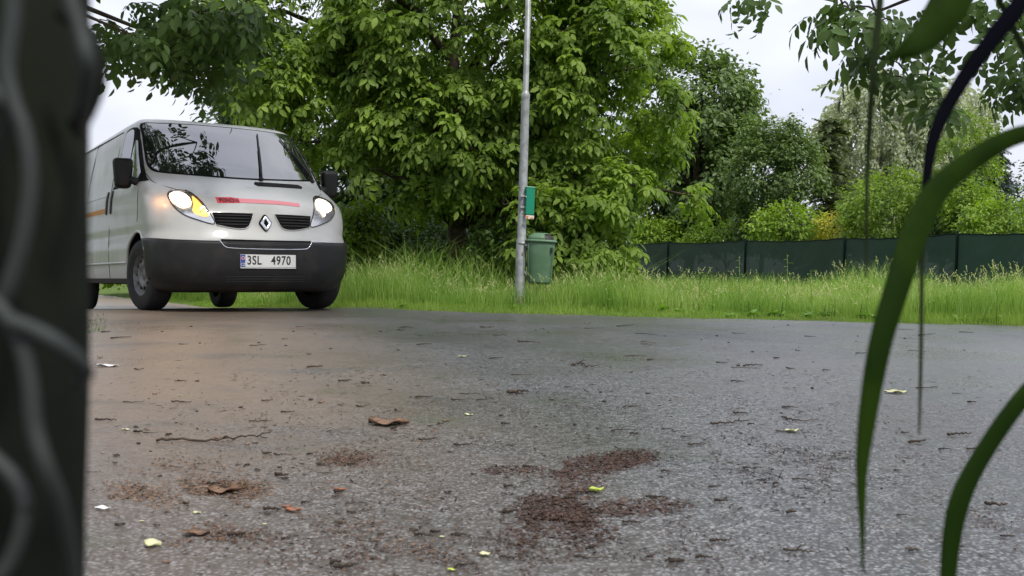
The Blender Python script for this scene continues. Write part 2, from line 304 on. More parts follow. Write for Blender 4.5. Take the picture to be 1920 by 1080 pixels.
def tree(name, label, cat, base, ells, n, temps, lm, bark=None, scale=(.8, 1.2), r0=.15, top=None, shell=.55, gap=-.35, gsc=2.2, seed=1, group=None, extra=None, limbs=9, droop=.35, up=.0, twigs=.5, trunk_path=None):
    bark = bark or M_bark; base = np.array(base, float); P, d = sample_ell(ells, n, shell, gap, gsc, seed)
    if extra is not None: P = np.vstack([P, extra[0]]); d = np.vstack([d, extra[1]])
    O = d+rng.normal(0, .45, d.shape); O[:, 2] = O[:, 2]*.5-droop*.4+up
    sc = rng.uniform(scale[0], scale[1], len(P)); fr = place_sprigs(temps, P, O, sc)
    root = empty(name, tuple(base)); tag(root, label, cat, group)
    V, F = leaves(*fr); o = link('crown', npmesh('crown', V-base, F), lm, root)
    cen = np.mean([e[:3] for e in ells], 0); topz = top or max(e[2] for e in ells)
    if trunk_path is None:
        tp = smooth_path([base-np.array([0, 0, .15]), base*.85+np.array([cen[0], cen[1], base[2]])*.15+np.array([.05, 0, (topz-base[2])*.45]), np.array([cen[0], cen[1], topz])], 14)
    else: tp = smooth_path(trunk_path, 16)
    paths = [tp]; rad = [np.linspace(r0, r0*.3, len(tp))*(1+.35*np.exp(-np.arange(len(tp))*1.3))]
    r = np.random.default_rng(seed+5); idx = [int(r.integers(len(P)))]
    nodes = [tp[len(tp)//3:]]
    dm = ((P-P[idx[0]])**2).sum(1)
    for _ in range(limbs-1): k = int(np.argmax(dm)); idx.append(k); dm = np.minimum(dm, ((P-P[k])**2).sum(1))
    for k in idx:
        t = P[k]; j = np.argmin(((tp-np.array([tp[:, 0].mean(), tp[:, 1].mean(), t[2]*.7+base[2]*.3-.3]))**2).sum(1)); j = max(j, len(tp)//4)
        c = curve_pts(tp[j], t, .12*np.linalg.norm(t-tp[j]), 9)+np.vstack([[0, 0, 0], r.normal(0, .05, (7, 3)), [0, 0, 0]]); paths.append(c); rad.append(np.linspace(r0*.45, .008, 9)); nodes.append(c[2:])
    nd = np.vstack(nodes)
    ks = np.nonzero(r.random(len(P)) < twigs)[0]; Pk = P[ks]
    bd = np.full(len(ks), 1e9); bq = np.zeros((len(ks), 3))
    for c0 in range(0, len(nd), 200):
        dd_ = ((Pk[:, None]-nd[None, c0:c0+200])**2).sum(-1); j = dd_.argmin(1); v = dd_[np.arange(len(ks)), j]; m_ = v < bd; bd[m_] = v[m_]; bq[m_] = nd[c0:c0+200][j[m_]]
    done = np.zeros(len(ks), bool)
    for _ in range(len(ks)):
        k = int(np.argmin(np.where(done, 1e9, bd))); done[k] = True; p = Pk[k]; q = bq[k]
        if bd[k] < 9: paths.append(curve_pts(q, p, .03, 4)); rad.append(np.linspace(.007, .0045, 4))
        d2 = ((Pk-p)**2).sum(1)*1.15; m_ = (~done) & (d2 < bd); bd[m_] = d2[m_]; bq[m_] = p
    V, F = tubes(paths, rad, 5); tag(link('trunk', npmesh('trunk', V-base, F), bark, root, True))
    return root
def ebox(px0, py0, px1, py1, D, dep):
    a = at(px0, py0, D); b = at(px1, py1, D); c = (a+b)/2; return (c[0], D, c[2], abs(b[0]-a[0])/2, dep, abs(a[2]-b[2])/2)
def gz(x, y): return float(ground_h(np.array(float(x)), np.array(float(y))))
def onground(px, D): x = (px-960)/FPX*D; return (x, D, gz(x, D))
TW = [sprig_walnut() for _ in range(6)]
TWS = [sprig_walnut(4, 3) for _ in range(4)]
TS = [sprig_simple() for _ in range(5)]
TB = [sprig_simple(22, .25, .10, .06) for _ in range(4)]
TN = [sprig_needle() for _ in range(4)]
TH = [sprig_hang() for _ in range(4)]
# ------------------------------------------------------------------ trees and shrubs
def G(px, D, z=None): x = (px-960)/FPX*D; return (x, D, gz(x, D) if z is None else z)
# the big walnut across the road
we = [ebox(560, -220, 1180, 320, 14.6, 1.5), ebox(350, -120, 760, 262, 15.2, 1.2), ebox(960, -60, 1285, 420, 14.4, 1.3),
      ebox(650, 150, 1010, 385, 14.3, 1.0), ebox(990, 300, 1310, 440, 13.9, .8), ebox(420, 60, 700, 290, 14.8, 1.0), ebox(950, 340, 1110, 500, 13.6, .5)]
tree('walnut_tree', 'big bushy broad-leaved walnut tree whose trunk stands left of the grey pole', 'tree', G(856, 14.8), we, 3300, TW, M_walnut, scale=(.50, .90), r0=.17, top=4.6, shell=.5, gap=-.16, gsc=2.4, seed=3, limbs=16, droop=.5,
     trunk_path=[np.array(G(856, 14.8))-[0, 0, .2], at(858, 470, 14.8), at(846, 330, 14.8), at(842, 180, 14.9), at(850, 0, 15), at(860, -180, 15)])
tree('walnut_tree', 'darker small-leaved tree rising behind the right edge of the big walnut', 'tree', G(1290, 38), [ebox(1150, 80, 1400, 330, 38, 2.6), ebox(1200, 200, 1420, 420, 38, 2.4), ebox(1280, 130, 1412, 300, 38.5, 2.0)], 900, TB, M_midleaf, scale=(1.6, 2.5), r0=.2, seed=11, gap=-.25, limbs=10)
# woodland trees filling the dark behind the walnut
for i, (a, b, c, d, D, n, lab) in enumerate([
    (380, 60, 760, 500, 21, 650, 'dark woodland tree in the shade behind the white van and the big walnut'),
    (640, 150, 1010, 520, 20, 750, 'dark woodland tree directly behind the trunk of the big walnut'),
    (930, 210, 1120, 500, 19.5, 480, 'dark woodland tree behind the grey pole and litter bin'),
    (1080, 280, 1400, 470, 41, 520, 'dark woodland tree standing behind the left end of the green fence')]):
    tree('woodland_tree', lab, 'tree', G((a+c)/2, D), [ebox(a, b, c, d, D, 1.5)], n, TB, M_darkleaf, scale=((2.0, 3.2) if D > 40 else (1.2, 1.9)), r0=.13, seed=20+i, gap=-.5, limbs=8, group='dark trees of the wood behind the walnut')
def shrub(name, label, box, D, dep, n, temps, lm, sc, seed, gap=-.6, cat='shrub', group=None, r0=.04, **k):
    px = (box[0]+box[2])/2
    return tree(name, label, cat, G(px, D), [ebox(*box, D, dep)], n, temps, lm, scale=sc, r0=r0, seed=seed, gap=gap, limbs=7, group=group, **k)
# undergrowth on the far verge
shrub('bramble_bush', 'low dark bramble bush in the shade right beside the front of the van', (560, 395, 770, 560), 16.0, 1.2, 300, TB, M_bramble, (.7, 1.1), 31)
shrub('bramble_bush', 'low dark bramble bush at the foot of the big walnut trunk', (730, 420, 900, 545), 15.9, .8, 220, TB, M_bramble, (.7, 1.1), 32)
shrub('bramble_bush', 'dark tangled bush behind the green litter bin', (880, 400, 1080, 560), 14.6, .8, 300, TB, M_bramble, (.7, 1.1), 33)
shrub('lime_shrub', 'small yellow-green shrub between the van headlight and the walnut trunk', (630, 375, 715, 500), 15.2, .5, 120, TB, M_lime, (.6, .9), 34, gap=-.3)
shrub('hazel_shrub', 'drooping broad-leaved shrub hanging over the grass right of the litter bin', (1020, 400, 1185, 560), 13.6, .6, 100, TW, M_walnut, (.6, .85), 35, droop=.9)
shrub('bramble_bush', 'low bush on the verge seen beneath the van', (150, 470, 480, 600), 18.5, .8, 200, TB, M_lime, (.8, 1.2), 36)
# behind the fence, from left to right
shrub('bright_shrub', 'bright green bush growing over the left end of the green fence', (1180, 415, 1320, 480), 37, .8, 150, TB, M_lime, (1.0, 1.6), 41)
shrub('bright_shrub', 'second bright green bush from the left end of the fence, low and wide', (1290, 418, 1425, 478), 34.5, .8, 160, TB, M_lime, (1.0, 1.6), 42)
shrub('bright_shrub', 'rounded bright green bush above the fence left of the yellow one', (1405, 385, 1545, 480), 30.5, .9, 230, TB, M_lime, (.8, 1.3), 43)
shrub('yellow_shrub', 'small golden yellow bush peeping over the green fence', (1525, 398, 1592, 475), 29.5, .5, 110, TB, M_yellow, (.6, .9), 44)
shrub('laurel_bush', 'tall dark green bush with lit top leaves above the middle of the fence', (1572, 318, 1765, 490), 27.5, 1.2, 520, TB, M_walnut, (.8, 1.2), 45, gap=-.6)
shrub('laurel_bush', 'dark bush behind the arching grass blade and above the fence', (1730, 330, 1850, 480), 26, 1.0, 300, TB, M_walnutdark, (.8, 1.2), 46)
shrub('bright_shrub', 'bright yellow-green bush above the fence at the right edge of view', (1800, 378, 1960, 470), 23.5, .8, 330, TB, M_lime, (.6, 1.0), 47)
shrub('bright_shrub', 'bright bush in front of the blue spruce', (1770, 340, 1850, 450), 25, .6, 150, TB, M_lime, (.7, 1.0), 48)
tree('dark_tree', 'dark slender tree between the walnut and the spruce, its left one', 'tree', G(1425, 33), [ebox(1370, 225, 1475, 470, 33, 1.2)], 520, TB, M_midleaf, scale=(.9, 1.5), r0=.1, seed=51, gap=-.1, limbs=12)
tree('dark_tree', 'dark slender tree next to the spruce with sky showing through its top', 'tree', G(1480, 32), [ebox(1440, 228, 1530, 480, 32, 1.0)], 480, TB, M_midleaf, scale=(.9, 1.5), r0=.1, seed=52, gap=-.05, limbs=12)
def conifer(name, label, px0, px1, ptop, D, lm, seed, n=420):
    r = np.random.default_rng(seed); base = np.array(G((px0+px1)/2, D)); top = at((px0+px1)/2, ptop, D); H = top[2]-base[2]; Rm = (px1-px0)/2/FPX*D
    root = empty(name, tuple(base)); tag(root, label, 'tree')
    paths = [np.array([base, base+[0, 0, H*.5], base+[0, 0, H]])]; rad = [np.array([.14, .09, .015])]; P = []; O = []; S = []
    for t in np.linspace(.10, .99, 30):
        rr = Rm*(1-t)**.8*r.uniform(.8, 1.15)+.1; k = int(7+8*(1-t))
        for a in r.uniform(0, 6.28, k):
            e = base+np.array([math.cos(a)*rr, math.sin(a)*rr, H*t-.18*rr]); s = base+np.array([0, 0, H*t+.05]); c = curve_pts(s, e, .06*rr, 5); paths.append(c); rad.append(np.linspace(.025, .006, 5))
            for u in np.linspace(.25, 1, max(2, int(rr/.3))): P.append(s+(e-s)*u); O.append([math.cos(a), math.sin(a), -.15]); S.append((1.25-.5*u)*r.uniform(.8, 1.3))
    fr = place_sprigs(TN, np.array(P), np.array(O)+r.normal(0, .2, (len(O), 3)), np.array(S)); V, F = leaves(*fr, fold=.1, droop=.05)
    link('crown', npmesh('crown', V-base, F), lm, root); V, F = tubes(paths, rad, 5); link('trunk', npmesh('trunk', V-base, F), M_bark, root, True)
conifer('spruce_tree', 'dark green pointed spruce standing left of the pale birch', 1480, 1615, 222, 34, M_spruce, 53)
conifer('blue_spruce', 'blue-grey spruce at the right edge behind the bright bushes', 1790, 1925, 275, 40, M_bluespruce, 54)
for px0, px1, pt, D, sd_, lab in ((1535, 1745, 165, 46, 55, 'tall pale weeping birch with drooping twigs behind the spruce'), (1690, 1835, 188, 50, 56, 'pale weeping birch half hidden behind the taller birch')):
    tree('birch_tree', lab, 'tree', G((px0+px1)/2, D), [ebox(px0-15, pt-48, px1+10, 380, D, 2.4), ebox(px0+20, pt+60, px1-10, 450, D, 2.0)], 1700, TH, M_birch, M_birchbark, scale=(.9, 1.7), r0=.13, seed=sd_, gap=-.15, limbs=14, droop=0, group='birches', up=0, twigs=.6)
tree('garden_tree', 'green rounded tree between the birch and the right edge', 'tree', G(1800, 38), [ebox(1745, 215, 1860, 420, 38, 1.2)], 260, TB, M_walnut, scale=(1.0, 1.5), r0=.12, seed=57)
tree('far_tree', 'distant dark tree beyond the bushes at the far right', 'tree', G(1950, 52), [ebox(1840, 300, 2060, 460, 52, 2)], 260, TB, M_darkleaf, scale=(1.8, 2.6), r0=.15, seed=58)
# walnut on our side, left: its crown hangs over the road between camera and van
e = [ebox(-250, -520, 330, -40, 9.0, 1.5), (-3.9, 7.0, 4.7, 2.2, 2.2, 1.3), (-5.4, 9.5, 4.9, 2.0, 1.8, 1.3), (-2.5, 8.2, 4.9, 1.6, 1.5, 1.0), (-.9, 5.7, 5.3, 2.2, 2.0, 1.1), (-1.2, 8.1, 5.8, 1.7, 1.5, .9)]  # last lobes, above the view, added to shade the van and fill its windscreen
r_ = np.random.default_rng(5); ex = []
for (a, b, c, d, D, n) in ((150, 36, 260, 75, 8.6, 10), (250, 5, 420, 80, 9.2, 34), (275, 60, 350, 130, 9.4, 9), (330, 100, 420, 165, 9.8, 9), (300, 0, 470, 40, 8.8, 22), (400, 30, 470, 120, 9.6, 12)):
    for _ in range(n): ex.append(at(r_.uniform(a, c), r_.uniform(b, d), D+r_.uniform(-.5, .5)))
ex = np.array(ex); exd = np.tile([.2, 0, -.5], (len(ex), 1))
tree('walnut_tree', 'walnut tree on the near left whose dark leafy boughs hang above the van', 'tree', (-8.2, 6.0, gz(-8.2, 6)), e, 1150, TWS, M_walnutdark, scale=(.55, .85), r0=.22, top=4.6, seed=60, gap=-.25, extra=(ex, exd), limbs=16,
     trunk_path=[np.array([-8.2, 6, -.3]), np.array([-8.0, 6, 1.6]), np.array([-7.0, 6.6, 3.6]), np.array([-5.2, 7.4, 4.6]), np.array([-3.6, 8.0, 4.8])])
# walnut on our side, right
ex = []; exd = []
for (a, b, c, d, D, n) in ((1540, 20, 1640, 80, 6.0, 7), (1570, 60, 1670, 170, 6.2, 9), (1620, 150, 1740, 240, 6.4, 8), (1690, 40, 1790, 150, 5.8, 4), (1850, 30, 1930, 110, 5.6, 5), (1850, 130, 1960, 220, 7.5, 13), (1350, 34, 1425, 46, 6.5, 3), (1740, 10, 1880, 40, 5.8, 4), (1700, 200, 1780, 270, 6.6, 2)):
    for _ in range(n): ex.append(at(r_.uniform(a, c), r_.uniform(b, d)-45, D+r_.uniform(-.3, .3))); exd.append([r_.uniform(-1, .3), r_.uniform(-.5, .2), -.6])
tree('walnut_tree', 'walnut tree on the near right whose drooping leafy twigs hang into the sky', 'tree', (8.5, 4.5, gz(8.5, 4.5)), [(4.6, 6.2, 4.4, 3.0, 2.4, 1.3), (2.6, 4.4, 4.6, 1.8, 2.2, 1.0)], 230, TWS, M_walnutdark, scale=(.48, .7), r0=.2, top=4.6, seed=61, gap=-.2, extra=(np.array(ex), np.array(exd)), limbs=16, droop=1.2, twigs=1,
     trunk_path=[np.array([8.5, 4.5, -.3]), np.array([8.3, 4.6, 1.6]), np.array([7.2, 5.2, 3.4]), np.array([4.6, 6.0, 4.0]), np.array([2.6, 6.0, 3.6])])

# hedge and trees along our side of the road, hidden from the camera by the post but mirrored in the van's flank
shrub('roadside_hedge', 'green hedge along the left side of the road, mirrored in the side of the van', (-900, 330, -150, 620), 13.0, 1.0, 420, TB, M_lime, (.9, 1.4), 62)
tree('roadside_tree', 'green tree on the left roadside, mirrored in the side of the van', 'tree', (-13, 15, -.1), [(-13, 15, 2.6, 3.4, 2.6, 2.2)], 420, TB, M_walnut, scale=(1.4, 2.2), r0=.2, seed=63)
# ------------------------------------------------------------------ grass
def blades(n, xr, dr, hr, wr, seed, bend=.35, dens=None, segs=3, head=0):
    r = np.random.default_rng(seed); x = r.uniform(*xr, n); e = r.uniform(dr[0]**.5 if dr[0] > 0 else 0, dr[1]**.5, n)**2 if dr[0] >= 0 else r.uniform(*dr, n)
    y = edge(x)+wob(x)+e
    if dens is not None: k = dens(x, y, e, r); x, y, e = x[k], y[k], e[k]
    n = len(x); hN = .75+.55*clump(np.stack([x, y, 0*x], -1), 1.6); h = r.uniform(*hr, n)*np.clip(hN, .45, 1.3)*np.clip(.35+e*1.1, .3, 1) if hr[1] > .2 else r.uniform(*hr, n)*np.clip(hN, .4, 1.3)
    w = r.uniform(*wr, n); a = r.uniform(0, 2*np.pi, n); b = h*bend*r.uniform(.2, 1.5, n); f = r.uniform(0, 2*np.pi, n); z = ground_h(x, y)-.01
    V = []
    for s in range(segs+1):
        t = s/segs; cx = x+np.cos(a)*b*t*t; cy = y+np.sin(a)*b*t*t; cz = z+h*(t-.18*bend*t*t); ww = w*(1-t)**.7*.5 if s < segs else 0*w
        if s < segs: V += [np.stack([cx-np.cos(f)*ww, cy-np.sin(f)*ww, cz], -1), np.stack([cx+np.cos(f)*ww, cy+np.sin(f)*ww, cz], -1)]
        else: V.append(np.stack([cx, cy, cz], -1))
    V = np.stack(V, 1); m = V.shape[1]; o = (np.arange(n)*m)[:, None]
    Q = np.concatenate([o+np.array([[2*s, 2*s+1, 2*s+3, 2*s+2]]) for s in range(segs-1)]); T = o+np.array([[2*(segs-1), 2*(segs-1)+1, 2*segs]])
    return V.reshape(-1, 3), [Q, T], np.stack([x+np.cos(a)*b, y+np.sin(a)*b, z+h*(1-.18*bend)], -1), np.stack([np.cos(a)*b*2, np.sin(a)*b*2, h*.8], -1)
M_grass = leafmat('grass_blade', [(.09, .18, .025), (.15, .26, .045), (.24, .35, .08), (.36, .42, .17)], .5, .35)
M_short = leafmat('mown_grass', [(.12, .20, .03), (.18, .28, .045), (.27, .36, .08)], .55, .35)
M_head = leafmat('grass_head', [(.28, .32, .13), (.38, .40, .19), (.48, .46, .28)], .7, .3)
def shade_thin(x, y, e, r):
    px = 960+x/y*FPX; return (px > -100) & (px < 2100) & (r.random(len(x)) < np.where((px < 1150) & (e > 3.2), .35, 1))
V, F, tips, dirs = blades(60000, (-6, 9), (.50, 6.5), (.26, .56), (.004, .009), 71, dens=shade_thin)
tag(link('tall_grass', npmesh('tall_grass', V, F), M_grass), 'tall meadow grass growing on the verge between road and fence', 'grass', kind='stuff')
k = rng.random(len(tips)) < .045; tp = tips[k]; dd = unit(dirs[k])
B = []; D = []; N = []; Ls = []; Ws = []
for j in range(7):
    t = j/7; B.append(tp+dd*(-.02+.10*t)); D.append(dd+rng.normal(0, .5, dd.shape)*.8); N.append(rng.normal(0, 1, dd.shape)); Ls.append(np.full(len(tp), .032*(1.2-t*.6))); Ws.append(np.full(len(tp), .009))
V, F = leaves(np.concatenate(B), np.concatenate(D), np.concatenate(N), np.concatenate(Ls), np.concatenate(Ws))
tag(link('grass_seed_heads', npmesh('grass_seed_heads', V, F), M_head), 'pale feathery seed heads standing above the tall grass', 'grass', kind='stuff')
V, F, _, _ = blades(60000, (-6, 8), (-.06, 1.5), (.03, .13), (.004, .008), 72, dens=lambda x, y, e, r: np.abs(x/y) < .62)
tag(link('short_grass', npmesh('short_grass', V, F), M_short), 'short bright grass along the edge of the asphalt', 'grass', kind='stuff')
V, F, _, _ = blades(22000, (1, 16), (6.0, 22), (.35, .6), (.008, .016), 73, dens=lambda x, y, e, r: (np.abs(x/y) < .6))
tag(link('far_grass', npmesh('far_grass', V, F), M_grass), 'meadow grass farther back at the foot of the green fence', 'grass', kind='stuff')
# broad-leaved weeds in the verge
def weed(px, off, h, n, lm, label, name='verge_weed', cat='plant', L0=.10, W0=.055, group=None, stem=True):
    x = (px-960)/FPX*10.2; y = float(edge(x))+off; x = (px-960)/FPX*y; b = np.array([x, y, gz(x, y)]); B = []; D = []; N = []; Ls = []; Ws = []; r = random
    for i in range(n):
        t = (i+.5)/n; a = i*2.4; p = b+[0, 0, h*t if stem else .01]; B.append(p); D.append([math.cos(a), math.sin(a), .25 if stem else .8*r.random()+.2]); N.append([-.2*math.cos(a), -.2*math.sin(a), 1]); Ls.append(L0*r.uniform(.7, 1.2)*(1.1-t*.5)); Ws.append(W0*r.uniform(.8, 1.2)*(1.1-t*.5))
    root = empty(name, tuple(b)); tag(root, label, cat, group); V, F = leaves(B, D, N, Ls, Ws, droop=.3); link('foliage', npmesh('foliage', V-b, F), lm, root)
    tube_obj('stem', [np.array([[0, 0, -.02], [.01, 0, h*.5], [0, .01, h if stem else .05]])], [np.array([.005, .004, .002])], M_short, root, 5)
M_weed = leafmat('weed_leaf', [(.07, .16, .02), (.12, .25, .03), (.18, .32, .05)], .5, .3)
for k, (px, off, h, n, st, lab) in enumerate([
    (1800, .35, .16, 12, False, 'broad-leaved dock plant at the road edge near the right side'), (1848, .3, .22, 12, False, 'large-leaved dock plant, rightmost on the road edge'),
    (1475, 1.2, .62, 16, True, 'tall leafy stem rising above the grass before the teal part of the fence'), (1385, 1.5, .60, 16, True, 'tall pale green weed stem in front of the fence post'),
    (1410, .3, .10, 14, False, 'low bright weed clump at the edge of the asphalt in the middle'), (1450, .35, .12, 14, False, 'low bright weed clump right beside another at the asphalt edge'),
    (1565, .5, .2, 12, True, 'small upright weed at the road edge before the yellow shrub'), (1240, .5, .14, 12, False, 'low weed rosette in the verge right of the litter bin'),
    (1640, .3, .12, 12, False, 'low weed beside the big blurred grass blade'), (1740, .6, .2, 12, True, 'upright leafy weed behind the thin dark grass blade'),
    (1310, .9, .42, 14, True, 'slender weed stem in the grass left of the fence post'), (1520, .9, .46, 14, True, 'slender weed stem in the grass below the yellow shrub')]):
    weed(px, off, h, n, M_weed, lab, L0=.09 if st else .13, W0=.045 if st else .06, stem=st)
# mossy strip at the near left edge of the road
def patch_grass(name, label, px0, py0, px1, py1, n, hr, seed, m):
    r = np.random.default_rng(seed); px = r.uniform(px0, px1, n); py = r.uniform(py0, py1, n); D = CAMH*FPX/(py-hor(px)); x = (px-960)/FPX*D
    h = r.uniform(*hr, n); a = r.uniform(0, 6.28, n); z = base_h(x, D)
    V = np.stack([np.stack([x-.002*np.cos(a), D-.002*np.sin(a), z], -1), np.stack([x+.002*np.cos(a), D+.002*np.sin(a), z], -1), np.stack([x+r.normal(0, .3, n)*h, D+r.normal(0, .3, n)*h, z+h], -1)], 1).reshape(-1, 3)
    tag(link(name, npmesh(name, V, [np.arange(3*n).reshape(-1, 3)]), m), label, 'grass', kind='stuff')
patch_grass('roadside_grass', 'small tuft of green grass beside the dark post in front of the van', 150, 590, 200, 625, 260, (.005, .03), 81, M_bramble)

M_straw = leafmat('straw', [(.30, .26, .14), (.42, .36, .2), (.5, .44, .28)], .8, .2)
V, F, _, _ = blades(5000, (-6, 8), (-.10, .35), (.01, .05), (.003, .006), 74, bend=1.6, dens=lambda x, y, e, r: np.abs(x/y) < .62)
tag(link('dead_thatch', npmesh('dead_thatch', V, F), M_straw), 'dry straw-coloured thatch along the crumbling road edge', 'thatch', kind='stuff')
V, F, _, _ = blades(2600, (-2.6, 1.4), (1.6, 5.5), (.6, .95), (.006, .012), 75, bend=.7)
tag(link('tall_tufts', npmesh('tall_tufts', V, F), M_grass), 'taller arching grass tufts in front of the walnut trunk', 'grass', kind='stuff')
r = random.Random(4)
for i in range(34):
    px = r.uniform(1120, 1900) if i < 26 else r.uniform(660, 1100); off = r.uniform(.15, 1.2); side_ = 'right of the litter bin' if px > 1060 else 'left of the pole'; st = r.random() < .3
    weed(px, off, r.uniform(.08, .3) if not st else r.uniform(.3, .5), r.randint(9, 15), M_weed, ('slim upright weed' if st else 'low broad-leaved weed')+' among the verge grass '+side_, L0=r.uniform(.06, .11), W0=.05, stem=st, group=('slim weeds ' if st else 'broad-leaved weeds ')+side_)
# ------------------------------------------------------------------ pole, dispenser, bin, fence
M_galv = mat('galvanised_steel', (.34, .36, .36), .5, .5, .35, noise=(14, (.24, .25, .25), .45, .62), bump=(60, .15, .002))
M_rust = mat('rusty_steel', (.16, .12, .09), .8, .3, noise=(20, (.30, .28, .26), .4, .6))
M_bin = mat('green_plastic', (.075, .15, .080), .5, .4, noise=(5, (.11, .19, .12), .4, .62))
M_disp = mat('green_enamel', (.0, .20, .115), .35, .5)
M_black = mat('black_rubber', (.012, .012, .013), .6, .4)
M_white = mat('white_sticker', (.62, .55, .48), .6)
M_orange = mat('orange_print', (.55, .17, .07), .6)
pb = at(975, 577, 10.8); pz = gz(pb[0], 10.8); pb[2] = pz
pole = empty('metal_pole', tuple(pb)); tag(pole, 'tall thin grey metal pole rising from the verge with a stepped shaft', 'pole'); pole.rotation_euler = (0, R(.55), 0)
V, F = lathe([(0.0, -.2), (.057, -.2), (.057, .0), (.056, .72), (.050, .745), (.047, .76), (.045, 2.25), (.047, 2.26), (.047, 2.30), (.034, 2.325), (.031, 2.34), (.027, 6.3), (0, 6.3)], 28)
link('shaft', npmesh('shaft', V, F), M_galv, pole, True)
V, F = lathe([(.0575, -.05), (.0575, .08), (.0565, .14)], 28); link('rust_ring', npmesh('rust_ring', V, F), M_rust, pole, True)
V, F = lathe([(.062, .0), (.064, .012), (.058, .03)], 28); link('base_collar', npmesh('base_collar', V, F), M_rust, pole, True)
P0 = np.array([pb[0], pb[1], pz])
# dispenser
dz = .99+0.454-.454
dp = empty('bag_dispenser', (P0[0]+.083, P0[1]-.055, 1.03)); tag(dp, 'small green box of dog waste bags fixed to the grey pole', 'dispenser'); dp.rotation_euler = (0, R(1.2), R(12))
bevel_box('body', -.047, .047, -.04, .035, .0, .30, M_disp, dp, .008); bevel_box('lid', -.050, .050, -.043, .038, .285, .303, M_disp, dp, .005)
bevel_box('label', -.045, .045, -.044, -.038, -.045, -.006, M_white, dp, .001); bevel_box('bracket', -.10, -.045, -.0, .03, .19, .21, M_galv, dp, .002); bevel_box('bracket', -.10, -.045, -.0, .03, .07, .09, M_galv, dp, .002)
bevel_box('print', -.04, -.018, -.0465, -.0442, -.040, -.012, M_orange, dp, 0); bevel_box('print', .005, .04, -.0465, -.0442, -.040, -.030, M_orange, dp, 0)
V, F = lathe([(0, 0), (.008, 0), (.006, .012), (0, .014)], 12, 'Y'); o = link('screw', npmesh('screw', V, F), M_galv, dp); o.location = (-.052, -.048, .19)
# bin: oval tapered tub, domed hood with side opening
bn = empty('litter_bin', (P0[0]+.205, P0[1]-.02, .285)); tag(bn, 'green plastic litter bin with domed hood hung on the grey pole', 'bin'); bn.rotation_euler = (0, R(2.0), 0)
def oval_loft(rows, k=40):
    a = np.arange(k)/k*2*np.pi; V = []
    for (rx_, ry_, z, cxo) in rows:
        V.append(np.stack([cxo+rx_*np.sign(np.cos(a))*abs(np.cos(a))**.75, ry_*np.sign(np.sin(a))*abs(np.sin(a))**.75, np.full(k, z)], -1))
    V = np.concatenate(V); n = len(rows); i = np.arange(n-1)[:, None]*k; j = np.arange(k)[None]; j2 = (j+1) % k
    return V, [np.stack([i+j, i+j2, i+k+j2, i+k+j], -1).reshape(-1, 4)]
V, F = oval_loft([(0, 0, .0, 0), (.09, .07, .0, 0), (.122, .10, .012, 0), (.131, .108, .035, 0), (.150, .128, .42, 0), (.153, .131, .455, 0), (.143, .12, .455, 0), (.12, .1, .05, 0), (0, 0, .05, 0)])
link('tub', npmesh('tub', V, F), M_bin, bn, True)
V, F = oval_loft([(.155, .133, .452, 0), (.170, .147, .454, .0), (.174, .151, .462, .0), (.172, .149, .476, .0), (.150, .128, .482, 0)])
link('rim', npmesh('rim', V, F), M_bin, bn, True)
V, F = oval_loft([(.150, .128, .480, 0), (.146, .124, .50, 0), (.132, .112, .525, 0), (.10, .085, .545, 0), (.05, .045, .555, 0), (0, 0, .556, 0)])
f = F[0]; c = V[f].mean(1); keep = ~((c[:, 0] > .035) & (c[:, 2] < .545) & (c[:, 1] < .09)); 
o = link('hood', npmesh('hood', V, [f[keep]]), M_bin, bn, True); md = o.modifiers.new('s', 'SOLIDIFY'); md.thickness = .004
V2, F2 = oval_loft([(.135, .115, .484, 0), (.128, .108, .52, 0), (.09, .075, .537, 0), (0, 0, .543, 0)]); link('opening', npmesh('opening', V2, F2), M_black, bn, True)
bevel_box('bracket', -.175, -.140, -.03, .03, .40, .43, M_galv, bn, .003); bevel_box('bracket', -.165, -.125, -.03, .03, .10, .13, M_galv, bn, .003)
V, F = lathe([(.058, .418), (.062, .42), (.062, .445), (.058, .447)], 24); o = link('pole_clamp', npmesh('pole_clamp', V, F), M_galv, bn, True); o.location = (-.205, .02, 0)
for s in (-1, 1):
    pth = smooth_path([(s*.115, -.085, .06), (s*.128, -.098, .25), (s*.137, -.108, .42)], 8); tube_obj('rib', [pth], [.004], M_bin, bn, 6)
bevel_box('lock', .100, .124, -.122, -.108, .34, .40, M_black, bn, .003)
# fence
def netmat():
    m = bpy.data.materials.new('shade_net'); m.use_nodes = True; n = m.node_tree; b = n.nodes['Principled BSDF']; l = n.links.new
    b.inputs['Base Color'].default_value = (.0035, .018, .0085, 1); b.inputs['Roughness'].default_value = .7
    tr = n.nodes.new('ShaderNodeBsdfTranslucent'); tr.inputs[0].default_value = (.012, .055, .034, 1); ms = n.nodes.new('ShaderNodeMixShader'); ms.inputs[0].default_value = .3
    tp = n.nodes.new('ShaderNodeBsdfTransparent'); m2 = n.nodes.new('ShaderNodeMixShader'); m2.inputs[0].default_value = .02
    t = n.nodes.new('ShaderNodeTexCoord'); z = n.nodes.new('ShaderNodeTexNoise'); z.inputs['Scale'].default_value = 1.5; u = n.nodes.new('ShaderNodeBump'); u.inputs['Distance'].default_value = .05; l(t.outputs['Object'], z.inputs[0]); l(z.outputs[0], u.inputs['Height']); l(u.outputs[0], b.inputs['Normal'])
    l(b.outputs[0], ms.inputs[1]); l(tr.outputs[0], ms.inputs[2]); l(ms.outputs[0], m2.inputs[1]); l(tp.outputs[0], m2.inputs[2]); l(m2.outputs[0], n.nodes['Material Output'].inputs[0]); return m
M_net = netmat(); M_post = mat('green_post', (.003, .008, .006), .8, .1)
